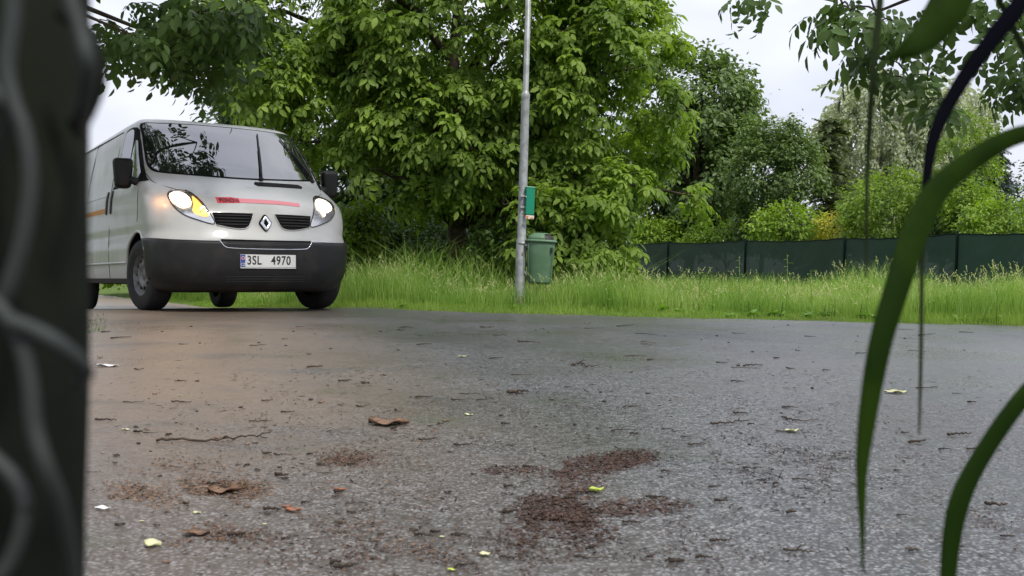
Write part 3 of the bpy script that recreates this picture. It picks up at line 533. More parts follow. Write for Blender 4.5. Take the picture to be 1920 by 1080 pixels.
tops = [(1105, 458, 37.5), (1250, 455, 33), (1395, 451, 29), (1580, 447, 25), (1790, 438, 21.3), (1990, 431, 18.3), (2250, 420, 15.6)]
T = [at(*t) for t in tops]
fe = empty('mesh_fence', tuple(T[3]*[1, 1, 0])); tag(fe, 'long fence covered with dark green shade netting behind the meadow', 'fence'); fo = np.array(T[3]*[1, 1, 0])
for i in range(len(T)-1):
    a, b = T[i], T[i+1]; n = 24; t = np.linspace(0, 1, n); sag = -.05*np.sin(np.pi*t)+.008*np.sin(t*40+i); V = []
    base = a+(b-a)*t[:, None]; nn = unit(np.cross(b-a, [0, 0, 1]))
    for k in range(8):
        s = k/7; z = base[:, 2]+sag; zz = -.02+(z+.02)*s; V.append(np.stack([base[:, 0], base[:, 1], zz], -1)+nn*(.02*np.sin(t*9+i*2+s*3)*np.sin(np.pi*t))[:, None])
    V = np.concatenate(V)-fo; q = (np.arange(7)[:, None]*n+np.arange(n-1)[None]); F = np.stack([q, q+1, q+n+1, q+n], -1).reshape(-1, 4)
    link('net_panel', npmesh('net_panel', V, [F]), M_net, fe, True)
    tube_obj('top_wire', [V[-n:]], [.012], M_post, fe, 5)
for p in T: tube_obj('post', [np.array([[p[0], p[1], -.2], [p[0], p[1], p[2]+.05]])-fo-np.array([0, .05, 0])], [.035], M_post, fe, 8)

for (z0, h, a0, a1, rr, m) in ((.985, .05, -1.9, -1.2, .0465, M_white), (1.00, .018, -1.75, -1.35, .0472, M_rust), (1.46, .03, -1.7, -1.3, .0465, M_rust), (.90, .012, -1.9, -1.5, .0465, M_orange), (.55, .04, -1.5, -1.1, .0570, M_rust)):
    a = np.linspace(a0, a1, 8); V = np.array([[rr*math.cos(t), rr*math.sin(t), z] for z in (z0, z0+h) for t in a]); i = np.arange(7)[:, None]; link('sticker', npmesh('sticker', V, [np.hstack([i, i+1, i+9, i+8])]), m, pole)
# ------------------------------------------------------------------ the van (local: +x forward from front axle, +y its left, z up)
Z_ = [.16, .22, .30, .40, .50, .60, .66, .72, .80, .88, .95, 1.01, 1.07, 1.13, 1.18, 1.22, 1.40, 1.60, 1.84, 1.88, 1.91, 1.935, 1.95, 1.96]
XC = [.62, .78, .835, .862, .868, .866, .855, .825, .795, .772, .735, .68, .585, .465, .355, .262, .045, -.20, -.50, -.56, -.64, -.76, -.95, -1.25]
RR = [.50, .55, .58, .59, .59, .59, .59, .57, .54, .52, .51, .50, .50, .49, .46, .44, .36, .27, .20, .20, .20, .20, .20, .20]
WW = [.76, .865, .918, .945, .955, .956, .956, .956, .957, .957, .957, .955, .952, .945, .935, .925, .893, .853, .80, .775, .74, .68, .58, .40]
def pchip(xs, ys, x):
    xs = np.array(xs, float); ys = np.array(ys, float); h = np.diff(xs); d = np.diff(ys)/h; m = np.zeros(len(xs)); m[0] = d[0]; m[-1] = d[-1]
    for i in range(1, len(xs)-1):
        if d[i-1]*d[i] > 0: w1 = 2*h[i]+h[i-1]; w2 = h[i]+2*h[i-1]; m[i] = (w1+w2)/(w1/d[i-1]+w2/d[i])
    x = np.clip(x, xs[0], xs[-1]); i = np.clip(np.searchsorted(xs, x)-1, 0, len(h)-1); t = (x-xs[i])/h[i]
    return (2*t**3-3*t**2+1)*ys[i]+(t**3-2*t**2+t)*h[i]*m[i]+(-2*t**3+3*t**2)*ys[i+1]+(t**3-t**2)*h[i]*m[i+1]
NN = 2.6
def v_xc(z): return pchip(Z_, XC, z)
def v_r(z): return pchip(Z_, RR, z)
def v_w(z): return pchip(Z_, WW, z)-.012*np.exp(-((np.asarray(z)-.725)/.045)**2)+.004*np.exp(-((np.asarray(z)-.60)/.05)**2)
def fmap(y, z):   # front surface
    w = v_w(z); q = np.clip(abs(y)/w, 0, .9999); r = v_r(z); return np.array([v_xc(z)-r+r*(1-q**NN)**(1/NN), y, z])
def smap(side):   # side surface, (x, z) -> point ; side -1 = its right (near)
    def f(x, z):
        w = v_w(z); xs_ = v_xc(z)-v_r(z); q = max(0, (x-xs_)/v_r(z)); y = w*(max(1e-4, 1-min(q, .9999)**NN))**(1/NN); return np.array([x, side*y, z])
    return f
def nrm(f, a, b, ref):
    e = .004; p = f(a, b); n = np.cross(f(a+e, b)-f(a-e, b), f(a, b+e)-f(a, b-e)); n = n/max(1e-9, np.linalg.norm(n)); return n if n@ref > 0 else -n
def in2d(poly, n=4):
    P = np.array(poly, float); m = len(P); out = []
    for i in range(m):
        p0, p1, p2, p3 = P[(i-1) % m], P[i], P[(i+1) % m], P[(i+2) % m]
        for t in np.arange(n)/n: out.append(.5*((2*p1)+(-p0+p2)*t+(2*p0-5*p1+4*p2-p3)*t*t+(-p0+3*p1-3*p2+p3)*t**3))
    return np.array(out)
def patch(name, poly, f, ref, off, m, parent, res=.04, skirt=.012, smooth=True):
    bm = bmesh.new(); vs = [bm.verts.new((p[0], p[1], 0)) for p in poly]; bm.faces.new(vs)
    P = np.array(poly); lo = P.min(0); hi = P.max(0)
    for ax in (0, 1):
        for c in np.arange(math.ceil(lo[ax]/res)*res, hi[ax], res):
            if c-lo[ax] < 1e-4 or hi[ax]-c < 1e-4: continue
            co = Vector((c if ax == 0 else 0, c if ax == 1 else 0, 0)); no = Vector((1, 0, 0)) if ax == 0 else Vector((0, 1, 0))
            bmesh.ops.bisect_plane(bm, geom=bm.verts[:]+bm.edges[:]+bm.faces[:], plane_co=co, plane_no=no, dist=1e-6)
    bmesh.ops.triangulate(bm, faces=[x for x in bm.faces if len(x.verts) > 4])
    ref = np.array(ref, float)
    bd = [e for e in bm.edges if e.is_boundary]
    pos = {}; nn = {}
    for v in bm.verts: a, b = v.co.x, v.co.y; n = nrm(f, a, b, ref); nn[v] = n; pos[v] = f(a, b)+n*off
    low = {}
    for e in bd:
        for v in e.verts:
            if v not in low: low[v] = None
    for v in list(low): w = bm.verts.new(v.co); low[v] = w; pos[w] = pos[v]-nn[v]*skirt
    for e in bd: a, b = e.verts; bm.faces.new((a, b, low[b], low[a]))
    for v, p in pos.items(): v.co = Vector(p)
    o = bmesh_to(name, bm, m, parent, smooth)
    if smooth:
        md = o.modifiers.new('e', 'EDGE_SPLIT'); md.split_angle = R(35)
    return o
def mir(poly): return [(-a, b) for a, b in poly][::-1]
FR = (1, 0, .3)
M_paint = mat('white_paint', (.45, .45, .43), .40, .5, coat=.3, noise=(3, (.36, .35, .32), .48, .7))
M_bump = mat('dark_grey_plastic', (.013, .013, .014), .5, .3, noise=(6, (.030, .026, .022), .5, .75))
M_glass = mat('windscreen_glass', (.010, .012, .012), .02, .5, coat=.0)
M_glass.node_tree.nodes['Principled BSDF'].inputs['IOR'].default_value = 2.7
M_chrome = mat('chrome', (.75, .76, .78), .12, .5, 1)
M_refl = mat('reflector_silver', (.62, .62, .62), .16, .5, .9)
M_mir = mat('mirror_shell_black', (.008, .0075, .007), .45, .25); M_seam = mat('panel_gap', (.007, .007, .007), .8, .1)
M_tyre = mat('tyre_rubber', (.018, .018, .018), .75, .3, noise=(9, (.035, .03, .026), .5, .7))
M_rim = mat('grey_steel_wheel', (.17, .17, .17), .45, .4, .4, noise=(12, (.07, .06, .05), .45, .7))
M_red = mat('red_film', (.52, .035, .05), .5); M_redfade = mat('faded_red_film', (.62, .20, .22), .5); M_darkred = mat('dark_red_print', (.05, .004, .006), .5)
M_amber = mat('orange_stripe', (.50, .20, .03), .5)
M_plate = mat('plate_white', (.62, .62, .60), .45); M_blue = mat('plate_blue', (.03, .06, .30), .45); M_ink = mat('plate_ink', (.012, .012, .014), .5)
M_lampN = mat('headlamp_lit', (1, 1, 1), .3, emis=(1, .66, .34), estr=5)
M_lampF = mat('headlamp_lit_far', (1, 1, 1), .3, emis=(1, .80, .58), estr=1.7)
M_indic = mat('indicator_amber', (.55, .28, .06), .2, coat=.5, emis=(1, .40, .08), estr=1.4); M_mirror = mat('mirror_glass', (.6, .6, .6), .03, .5, 1)
M_lens = bpy.data.materials.new('lens_clear'); M_lens.use_nodes = True
_n = M_lens.node_tree; _g = _n.nodes.new('ShaderNodeBsdfGlossy'); _g.inputs[1].default_value = .04; _t = _n.nodes.new('ShaderNodeBsdfTransparent'); _f = _n.nodes.new('ShaderNodeFresnel'); _f.inputs[0].default_value = 1.5; _m = _n.nodes.new('ShaderNodeMixShader')
_n.links.new(_f.outputs[0], _m.inputs[0]); _n.links.new(_t.outputs[0], _m.inputs[1]); _n.links.new(_g.outputs[0], _m.inputs[2]); _n.links.new(_m.outputs[0], _n.nodes['Material Output'].inputs[0])
TH, PIT, VR = R(33.7), R(1.05), R(-.45)
hd = np.array([math.sin(TH), -math.cos(TH), 0]); rt = np.array([-math.cos(TH), -math.sin(TH), 0]); up_ = np.array([0, 0, 1.])
hd2 = hd*math.cos(PIT)+up_*math.sin(PIT); up2 = up_*math.cos(PIT)-hd*math.sin(PIT); rt2 = rt*math.cos(VR)+up2*math.sin(VR); up3 = up2*math.cos(VR)-rt*math.sin(VR)
van = empty('panel_van', (0, 0, 0)); Mv = Matrix([[hd2[i], -rt2[i], up3[i]] for i in range(3)]).to_4x4(); Mv.translation = Vector((-2.72, 9.86, 0)); van.matrix_world = Mv
tag(van, 'white panel van with lit headlights and dark bumper coming along the road', 'van')
# body loft
zs = np.array(sorted(set(list(np.arange(.25, 1.84, .035))+[1.84, 1.86, 1.88, 1.895, 1.91, 1.923, 1.935, 1.944, 1.95, 1.956, 1.96])))
def outline(z, nf=26, ns=34, off=0, xr=-3.93):
    w = float(v_w(z))+off; r = float(v_r(z)); x0 = float(v_xc(z))+off; a = np.linspace(0, np.pi/2, nf); n2 = 2/NN
    fy_ = w*np.sin(a)**n2; fx = x0-r+r*np.cos(a)**n2; xrr = xr+(.0 if z < 1.84 else (z-1.84)*1.2); xs_ = np.linspace(x0-r, xrr+.12, ns)[1:]
    b = np.linspace(0, np.pi/2, 8)[1:]; rxx = xrr+.12-.12*np.sin(b); ry = w-.12+.12*np.cos(b)
    X = np.concatenate([fx, xs_, rxx, [xrr]]); Y = np.concatenate([fy_, np.full(len(xs_), w), ry, [0]]); return X, Y
rows = []
for z in zs:
    X, Y = outline(z); drop = np.clip(-(X+1.3), 0, 3)*.018*np.clip((z-1.5)/.4, 0, 1)
    zz = z-drop; full = np.concatenate([np.stack([X, Y, zz], -1), np.stack([X, -Y, zz], -1)[1:-1][::-1]]); rows.append(full)
k = len(rows[0]); V = np.concatenate(rows); i = np.arange(len(rows)-1)[:, None]*k; j = np.arange(k)[None]; j2 = (j+1) % k
Q = np.stack([i+j, i+j2, i+k+j2, i+k+j], -1).reshape(-1, 4)
bm = bmesh.new(); bv = [bm.verts.new(p) for p in V]
for q in Q: bm.faces.new([bv[t] for t in q])
bm.faces.new([bv[t] for t in range(k)][::-1]); bm.faces.new([bv[t] for t in range(len(V)-k, len(V))])
bmesh.ops.recalc_face_normals(bm, faces=bm.faces); me = bpy.data.meshes.new('body'); bm.to_mesh(me); bm.free(); body = link('body', me, [M_paint, M_seam], van)
def boolean(o, cutters):
    for c in cutters: md = o.modifiers.new('b', 'BOOLEAN'); md.operation = 'DIFFERENCE'; md.object = c; md.solver = 'EXACT'
    dg = bpy.context.evaluated_depsgraph_get(); dg.update(); nm = bpy.data.meshes.new_from_object(o.evaluated_get(dg)); o.modifiers.clear(); o.data = nm
def cyl(x, y0, y1, z, r, m):
    V, F = lathe([(0, y0), (r, y0), (r, y1), (0, y1)], 40, 'Y'); V = V+[x, 0, z]; bm = bmesh.new(); vs = [bm.verts.new(p) for p in V]
    for q in F[0]: bm.faces.new([vs[t] for t in q])
    bmesh.ops.remove_doubles(bm, verts=bm.verts, dist=1e-6); return bmesh_to('cutter', bm, m, van)
cut = [cyl(wx, s*.55, s*1.1, zc, .385, M_seam) for wx, zc in ((0, .35), (-3.1, .31)) for s in (1, -1)]
boolean(body, cut)
for c in cut: bpy.data.objects.remove(c)
body.data.polygons.foreach_set('use_smooth', [True]*len(body.data.polygons)); md = body.modifiers.new('e', 'EDGE_SPLIT'); md.split_angle = R(32)
# bumper shell
def shell(name, z0, z1f, off, m, xend, nz=18):
    rows = []
    for u in np.linspace(0, 1, nz):
        X, Y = None, None; pts = []
        a = np.linspace(0, np.pi/2, 30); n2 = 2/NN
        for aa in a:
            zt = z1f(math.sin(aa)); z = z0+(zt-z0)*u; w = float(v_w(z))+off; r = float(v_r(z)); x0 = float(v_xc(z))+off
            pts.append((x0-r+r*math.cos(aa)**n2 if aa < np.pi/2-1e-6 else x0-r, w*math.sin(aa)**n2, z))
        xe = pts[-1][0]; zt = z1f(1.0); z = z0+(zt-z0)*u; w = float(v_w(z))+off
        xa = max(xend, math.sqrt(max(0, .392**2-(z-.35)**2))) if True else xend
        for x in np.linspace(xe, xa, 6)[1:]: pts.append((x, w, z))
        pts = np.array(pts); rows.append(np.concatenate([pts[::-1], pts[1:]*[1, -1, 1]]))
    n = len(rows[0]); V = np.concatenate(rows); i = np.arange(nz-1)[:, None]*n; j = np.arange(n-1)[None]; F = np.stack([i+j, i+j+1, i+n+j+1, i+n+j], -1).reshape(-1, 4)
    o = link(name, npmesh(name, V, [F]), m, van, True); md = o.modifiers.new('s', 'SOLIDIFY'); md.thickness = .012; md.offset = -1; return o
bumper = shell('front_bumper', .185, lambda s: .648-.012*(1-s**2)+.02*s**6, .008, M_bump, .0)
patch('bumper_trim', [(.43, .655), (.46, .652), (.90, .644), (.90, .630), (.46, .638), (.43, .640)], fmap, FR, .013, M_paint, bumper, .06, .004)
lg = [(-.425, .652), (-.2, .650), (0, .649), (.2, .650), (.425, .652), (.418, .615), (.385, .585), (.3, .578), (0, .574), (-.3, .578), (-.385, .585), (-.418, .615)]
patch('lower_grille', lg, fmap, FR, .016, M_seam, bumper, .05, .006)
tr = [fmap(y, z)+np.array([.019, 0, 0]) for y, z in ((-.45, .652), (-.425, .625), (-.392, .588), (-.32, .575), (0, .570), (.32, .575), (.392, .588), (.425, .625), (.45, .652), (.60, .650), (.75, .648), (.86, .645))]
tube_obj('chrome_trim', [smooth_path(tr, 60)], [.0045], M_chrome, bumper, 8)
for zc in (.625, .60): tube_obj('grille_bar', [np.array([fmap(y, zc)+[.018, 0, 0] for y in np.linspace(-.38, .38, 12)])], [.004], M_bump, bumper, 6)
# lower intake and crease of the bumper
patch('air_intake', [(-.56, .335), (-.3, .345), (0, .348), (.3, .345), (.56, .335), (.50, .268), (.25, .25), (0, .245), (-.25, .25), (-.50, .268)], fmap, FR, .015, M_seam, bumper, .05, .006)
M_gloss = mat('glossy_black_plastic', (.02, .02, .02), .22, .6)
for zc in (.32, .297, .274): tube_obj('intake_bar', [np.array([fmap(y, zc)+[.017, 0, 0] for y in np.linspace(-.43, .43, 12)])], [.005], M_gloss, bumper, 6)
tube_obj('bumper_crease', [np.array([fmap(y, .245+.10*y*y)+[.014, 0, 0] for y in np.linspace(-.7, .7, 24)])], [.006], M_gloss, bumper, 6)
patch('fog_light', in2d([(.58, .262), (.66, .262), (.70, .285), (.66, .305), (.58, .30)]), fmap, FR, .015, M_refl, bumper, .03, .003)
patch('tow_cover', [(.50, .55), (.55, .55), (.55, .60), (.50, .60)], fmap, FR, .014, M_bump, bumper, .03, .003)
# windscreen, surround, wipers, cowl slot
ws = [(-.750, 1.835), (-.60, 1.848), (-.30, 1.858), (0, 1.86), (.30, 1.858), (.60, 1.848), (.750, 1.835), (.775, 1.70), (.800, 1.53), (.812, 1.42), (.800, 1.355), (.755, 1.318), (.6, 1.300), (.3, 1.285), (0, 1.278), (-.3, 1.285), (-.6, 1.300), (-.755, 1.318), (-.800, 1.355), (-.812, 1.42), (-.800, 1.53), (-.775, 1.70)]
wsc = np.array([0, 1.56]); big = [tuple(wsc+(np.array(p)-wsc)*[1.028, 1.045]) for p in ws]
patch('windscreen_seal', in2d(big, 3), fmap, FR, .002, M_seam, van, .05, .004)
glass = patch('windscreen', in2d(ws, 3), fmap, FR, .006, M_glass, van, .04, .004)
glass.data.polygons.foreach_set('use_smooth', [True]*len(glass.data.polygons))
for (y0, z0, y1, z1) in ((.175, 1.275, .36, 1.80), (.775, 1.300, .60, 1.765)):
    p = [fmap(y0+(y1-y0)*t, z0+(z1-z0)*t) for t in np.linspace(0, 1, 10)]; n = nrm(fmap, .3, 1.5, np.array(FR)); w = np.array(p)
    wo = tube_obj('wiper', [w[:7]+n*.035], [np.linspace(.011, .006, 7)], M_black, van, 6)
    tube_obj('wiper_blade', [w[1:]+n*.016], [.008], M_black, wo, 4)
    V, F = lathe([(0, 0), (.022, 0), (.02, .03), (0, .035)], 14, 'X'); o = link('wiper_pivot', npmesh('wiper_pivot', V+w[0]+n*.005, F), M_black, wo, True)
patch('cowl_slot', [(.10, 1.243), (.56, 1.243), (.60, 1.222), (.57, 1.197), (.10, 1.197), (.075, 1.215)], fmap, FR, .004, M_seam, van, .05, .004)
for zc in (1.205, 1.22, 1.235): tube_obj('slot_bar', [np.array([fmap(y, zc)+nrm(fmap, y, zc, np.array(FR))*.005 for y in np.linspace(.11, .57, 8)])], [.0035], M_bump, van, 4)
# bonnet shut line
bl = [(-.53, .945), (-.60, 1.09), (-.73, 1.135), (-.83, 1.20), (-.86, 1.30)]
for s in (1, -1):
    q = smooth_path([fmap(s*-a, b)+nrm(fmap, s*-a, b, np.array(FR))*.0005 for a, b in bl[1:]], 20); tube_obj('shut_line', [q], [.003], M_seam, van, 5)
# banner
bn_ = patch('red_banner', [(-.405, 1.046), (-.27, 1.052), (-.20, 1.044), (-.20, .998), (-.405, .988)], fmap, FR, .003, M_red, van, .04, .002)
patch('faded_banner', [(-.198, 1.043), (0, 1.041), (.2, 1.034), (.385, 1.020), (.385, .984), (.2, .997), (0, 1.001), (-.198, 1.0)], fmap, FR, .003, M_redfade, bn_, .04, .002)
def text_mesh(s, size, depth=.001, xs=1.0, bold=.0, spacing=1.0):
    c = bpy.data.curves.new('t', 'FONT'); c.body = s; c.size = size; c.extrude = depth; c.offset = bold; c.align_x = 'CENTER'; c.align_y = 'CENTER'; c.space_character = spacing
    o = bpy.data.objects.new('t', c); COL.objects.link(o); dg = bpy.context.evaluated_depsgraph_get(); dg.update(); me = bpy.data.meshes.new_from_object(o.evaluated_get(dg)); bpy.data.objects.remove(o)
    a = np.empty(len(me.vertices)*3, np.float32); me.vertices.foreach_get('co', a); a = a.reshape(-1, 3); a[:, 0] *= xs; return me, a
def put_text(name, s, size, xs, m, parent, place, bold=0, spacing=1.0):
    me, a = text_mesh(s, size, .0008, xs, bold, spacing); out = np.array([place(p[0], p[1], p[2]) for p in a], np.float32); me.vertices.foreach_set('co', out.ravel()); me.update(); return link(name, me, m, parent)
put_text('lettering', 'POHO', .056, .84, M_darkred, bn_, lambda u, v, w: fmap(-.315+u, 1.016+v)+nrm(fmap, -.315+u, 1.016+v, np.array(FR))*(.0045+w), bold=.0015)
put_text('lettering', 'TO', .034, .8, M_darkred, bn_, lambda u, v, w: fmap(-.222+u, 1.014+v)+nrm(fmap, -.222+u, 1.014+v, np.array(FR))*(.0045+w), bold=.0005)
# grille
for s in (-1, 1):
    g = [(s*a, b) for a, b in ((.47, .897), (.30, .900), (.105, .900), (.125, .845), (.155, .785), (.19, .762), (.25, .756), (.34, .764), (.445, .787))]
    gr = patch('front_grille', g if s < 0 else g[::-1], fmap, FR, .003, M_seam, van, .04, .004)
    for zc, a, b in ((.875, .12, .455), (.848, .135, .455), (.820, .145, .45), (.793, .165, .44)):
        tube_obj('grille_bar', [np.array([fmap(s*y, zc)+[.007, 0, 0] for y in np.linspace(a, b, 10)])], [.0065], M_bump, gr, 6)
    tube_obj('grille_edge', [smooth_path([fmap(s*a, b)+[.006, 0, 0] for a, b in ((.445, .785), (.34, .762), (.25, .753), (.19, .758), (.15, .783), (.12, .845), (.098, .900))], 24)], [.0045], M_paint, gr, 6)
# diamond emblem
def diamond(a, b): return [(0, b), (a*.32, b*.62), (a, 0), (a*.32, -b*.62), (0, -b), (-a*.32, -b*.62), (-a, 0), (-a*.32, b*.62)]
def ring3(po, pi, x0, x1, name, m, parent, yc, zc, tilt):
    n = len(po); V = []
    for P, xx in ((po, x0), (po, x1-.004), ([(.93*a, .93*b) for a, b in po], x1), (pi, x1), (pi, x0)):
        V += [(xx-b*tilt, yc+a, zc+b) for a, b in P]
    F = [[r*n+i, r*n+(i+1) % n, (r+1)*n+(i+1) % n, (r+1)*n+i] for r in range(4) for i in range(n)]
    return link(name, npmesh(name, V, [np.array(F)]), m, parent)
dx = float(v_xc(.815)); em_out = [(0, .068), (.018, .045), (.050, 0), (.018, -.045), (0, -.068), (-.018, -.045), (-.050, 0), (-.018, .045)]
em_out = [(0, .068), (.012, .062), (.050, .006), (.050, -.006), (.012, -.062), (0, -.068), (-.012, -.062), (-.050, -.006), (-.050, .006), (-.012, .062)]
em_in = [(0, .036), (.006, .03), (.022, .004), (.022, -.004), (.006, -.03), (0, -.036), (-.006, -.03), (-.022, -.004), (-.022, .004), (-.006, .03)]
pd = [(0, .078), (.016, .071), (.058, .008), (.058, -.008), (.016, -.071), (0, -.078), (-.016, -.071), (-.058, -.008), (-.058, .008), (-.016, .071)]
em = link('emblem', npmesh('emblem', [(dx+.004-b*.28+(.0), a, .812+b) for a, b in pd], [np.arange(10)[None]]), M_seam, van)
em.data.flip_normals(); md = em.modifiers.new('s', 'SOLIDIFY'); md.thickness = .03; md.offset = 0
ring3(em_out, em_in, dx+.012, dx+.034, 'diamond', M_chrome, em, 0, .812, .28)
# headlights
HLp = [(.795, 1.03), (.775, 1.08), (.70, 1.112), (.615, 1.10), (.56, 1.03), (.505, .92), (.458, .795), (.59, .825), (.71, .878), (.775, .95)]
def lmp(s, poly): return [(s*a, b) for a, b in poly]
for s in (-1, 1):
    hl = patch('headlight', in2d(lmp(s, HLp), 4), fmap, FR, .002, M_refl, van, .03, .006)
    c_ = np.array([.645, .97])
    ring = in2d(lmp(s, HLp), 4); q = [fmap(a, b)+nrm(fmap, a, b, np.array(FR))*.003 for a, b in ring]; q.append(q[0]); tube_obj('rim', [np.array(q)], [.0045], M_seam, hl, 5)
    lit = [(.785, 1.03), (.765, 1.07), (.71, 1.09), (.66, 1.075), (.635, 1.035), (.63, .985), (.65, .95), (.70, .935), (.74, .95), (.77, .99)] if s < 0 else [(.76, 1.03), (.74, 1.065), (.69, 1.085), (.62, 1.075), (.58, 1.03), (.575, .975), (.60, .955), (.63, .90), (.66, .95), (.72, .96), (.755, .99)]
    patch('lamp', in2d(lmp(s, lit), 4), fmap, FR, .006, M_lampN if s < 0 else M_lampF, hl, .03, .006)
    patch('indicator', in2d(lmp(s, [(.60, 1.05), (.555, .98), (.52, .91), (.50, .865), (.56, .86), (.63, .90), (.615, .97)]), 4), fmap, FR, .005, M_indic if s < 0 else M_refl, hl, .03, .004)
    for (a, b, rr) in ((.545, .935, .022), (.51, .90, .014), (.565, .90, .013)):
        V, F = lathe([(rr, -.004), (rr, .006), (rr*.8, .010), (rr*.5, .004), (0, .006)], 18, 'X'); link('reflector', npmesh('reflector', V+fmap(s*a, b), F), M_lampF if (s < 0 and rr > .02) else M_refl, hl, True)
    patch('lens', in2d(lmp(s, HLp), 4), fmap, FR, .014, M_lens, hl, .03, .012)
# side details, both sides
for s in (-1, 1):
    f = smap(s); ref = (0, s, .1)
    def sp(name, poly, off, m, parent=van, res=.08, skirt=.004): return patch(name, poly if s < 0 else poly[::-1], f, ref, off, m, parent, res, skirt)
    sl = in2d([(-.60, 1.80), (-.93, 1.815), (-1.02, 1.74), (-1.09, 1.26), (-1.05, 1.215), (-.45, 1.215), (.02, 1.215), (-.03, 1.27), (-.26, 1.50), (-.45, 1.68)], 3)
    sp('window_seal', sl, .007, M_seam, res=.04, skirt=.01)
    sp('door_window', in2d([(-.64, 1.775), (-.91, 1.79), (-.99, 1.72), (-1.05, 1.27), (-1.02, 1.24), (-.56, 1.24), (-.54, 1.30), (-.56, 1.60)], 3), .011, M_glass, res=.04)
    sp('quarter_window', in2d([(-.49, 1.66), (-.30, 1.50), (-.08, 1.27), (-.10, 1.245), (-.47, 1.245), (-.49, 1.30)], 3), .011, M_glass, res=.04)
    def sline(pts, r=.0028, name='door_seam', m=M_seam): tube_obj(name, [smooth_path([f(x, z)+np.array([0, s*.0004, 0]) for x, z in pts], 40)], [r], m, van, 5)
    sline([(-1.20, 1.83), (-1.20, 1.5), (-1.19, 1.2), (-1.18, .8), (-1.21, .5), (-1.25, .36), (-1.36, .28)])
    sline([(-.22, 1.30), (-.06, 1.21), (.02, 1.1), (.04, .95), (.02, .83)])
    sline([(-1.35, 1.16), (-1.8, 1.16), (-2.5, 1.16), (-3.6, 1.16)], .002)
    sline([(-2.45, 1.83), (-2.45, 1.4), (-2.45, .9), (-2.45, .32)])
    sline([(-1.2, 1.825), (-1.8, 1.82), (-2.5, 1.815), (-3.7, 1.80)], .005, 'roof_gutter')
    for x in (-1.10, -1.30):
        h = sp('door_handle', in2d([(x-.028, 1.19), (x+.028, 1.19), (x+.034, 1.08), (x+.028, .975), (x-.028, .975), (x-.034, 1.08)], 3), .010, M_black, van, .05, .01)
    sp('orange_stripe', [(-3.6, 1.035), (-1.40, 1.035), (-1.385, .985), (-3.6, .985)], .0015, M_amber, van, .2, .001)
    # moulding and sill
    mp_ = [f(x, .455)+np.array([0, s*.006, 0]) for x in np.linspace(-.40, -2.70, 12)]; tube_obj('side_moulding', [np.array(mp_)], [.011], M_paint, van, 6)
    sp('sill_skirt', [(-.42, .30), (-2.70, .30), (-2.70, .252), (-.44, .252)], .004, M_bump, van, .2, .03)
    for wx, zc in ((0, .35), (-3.1, .31)):
        aa = np.linspace(-.2, np.pi+.2, 30); ap = [np.array([wx+.392*math.cos(t), s*(smap(1)(min(wx+.392*math.cos(t), .45), zc+.392*math.sin(t))[1]+.004), zc+.392*math.sin(t)]) for t in aa if zc+.392*math.sin(t) > .27]
        tube_obj('wheel_arch', [np.array(ap)], [.014], M_paint, van, 6)
        V, F = lathe([(.383, s*.50), (.383, s*.94)], 40, 'Y'); F = [F[0][V[F[0]].mean(1)[:, 2] > -.06]]; link('arch_liner', npmesh('arch_liner', V*[1, 1, 1]+[wx, 0, zc], F), M_seam, van)
    # mirror
    my = s*1.045
    bm = bmesh.new(); bmesh.ops.create_cube(bm, size=1)
    for v in bm.verts:
        v.co = Vector((-.15+v.co.x*.13*(1 if v.co.x < 0 else .8), my+v.co.y*.185*(1 if v.co.z > 0 else .88), 1.295+v.co.z*.29)); 
        if v.co.z < 1.2: v.co.x += .0; v.co.y -= s*.01*(1 if abs(v.co.y) > 1.09 else -1)
    bmesh.ops.bevel(bm, geom=bm.edges[:], offset=.052, segments=5, affect='EDGES', profile=.6)
    mh = bmesh_to('mirror', bm, M_mir, van, True)
    bevel_box('mirror_glass', -.222, -.216, my-.068, my+.068, 1.19, 1.40, M_mirror, mh, .002)
    tube_obj('mirror_arm', [np.array([[-.10, s*.87, 1.22], [-.12, s*.94, 1.22], [-.14, s*1.0, 1.25]])], [np.array([.05, .038, .035])], M_black, mh, 10)
# dark chassis box under the floor, rear bumper
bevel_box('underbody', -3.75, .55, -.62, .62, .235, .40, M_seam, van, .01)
bevel_box('rear_bumper', -3.98, -3.80, -.90, .90, .30, .50, M_bump, van, .02)
# wheels
def wheel(x, s, z, steer=0):
    y = s*.835
    prof = [(.195, -.095), (.25, -.103), (.31, -.100), (.328, -.085), (.334, -.05), (.335, 0), (.334, .05), (.328, .085), (.31, .100), (.25, .103), (.205, .095), (.20, .06)]
    V, F = lathe(prof, 56, 'Y'); a = np.arctan2(V[:, 2], V[:, 0]); rr = np.hypot(V[:, 0], V[:, 2]); f = 1-.012*(np.sin(a*56/2*1.0+V[:, 1]*30) > .2)*(rr > .32); V[:, 0] *= f; V[:, 2] *= f
    w = link('wheel', npmesh('wheel', V, F), M_tyre, van, True); w.location = (x, y, z); w.rotation_euler = (0, 0, steer)
    V, F = lathe([(0, s*.062), (.035, s*.062), (.042, s*.052), (.07, s*.050), (.085, s*.068), (.115, s*.072), (.150, s*.055), (.165, s*.030), (.18, s*.035), (.188, s*.080), (.203, s*.092), (.207, s*.085), (.200, s*.0)], 48, 'Y')
    rim = link('rim', npmesh('rim', V, F), M_rim, w, True)
    for k in range(10):
        t = k/10*2*math.pi; V, F = lathe([(0, s*.0735), (.013, s*.0735), (.014, s*.066)], 12, 'Y'); link('vent_hole', npmesh('vent_hole', V+[.128*math.cos(t), -.0*s, .128*math.sin(t)], F), M_seam, rim)
    V, F = lathe([(.235, s*.1035), (.243, s*.1045), (.251, s*.1035)], 48, 'Y'); link('sidewall_ring', npmesh('sidewall_ring', V, F), M_tyre, w, True)
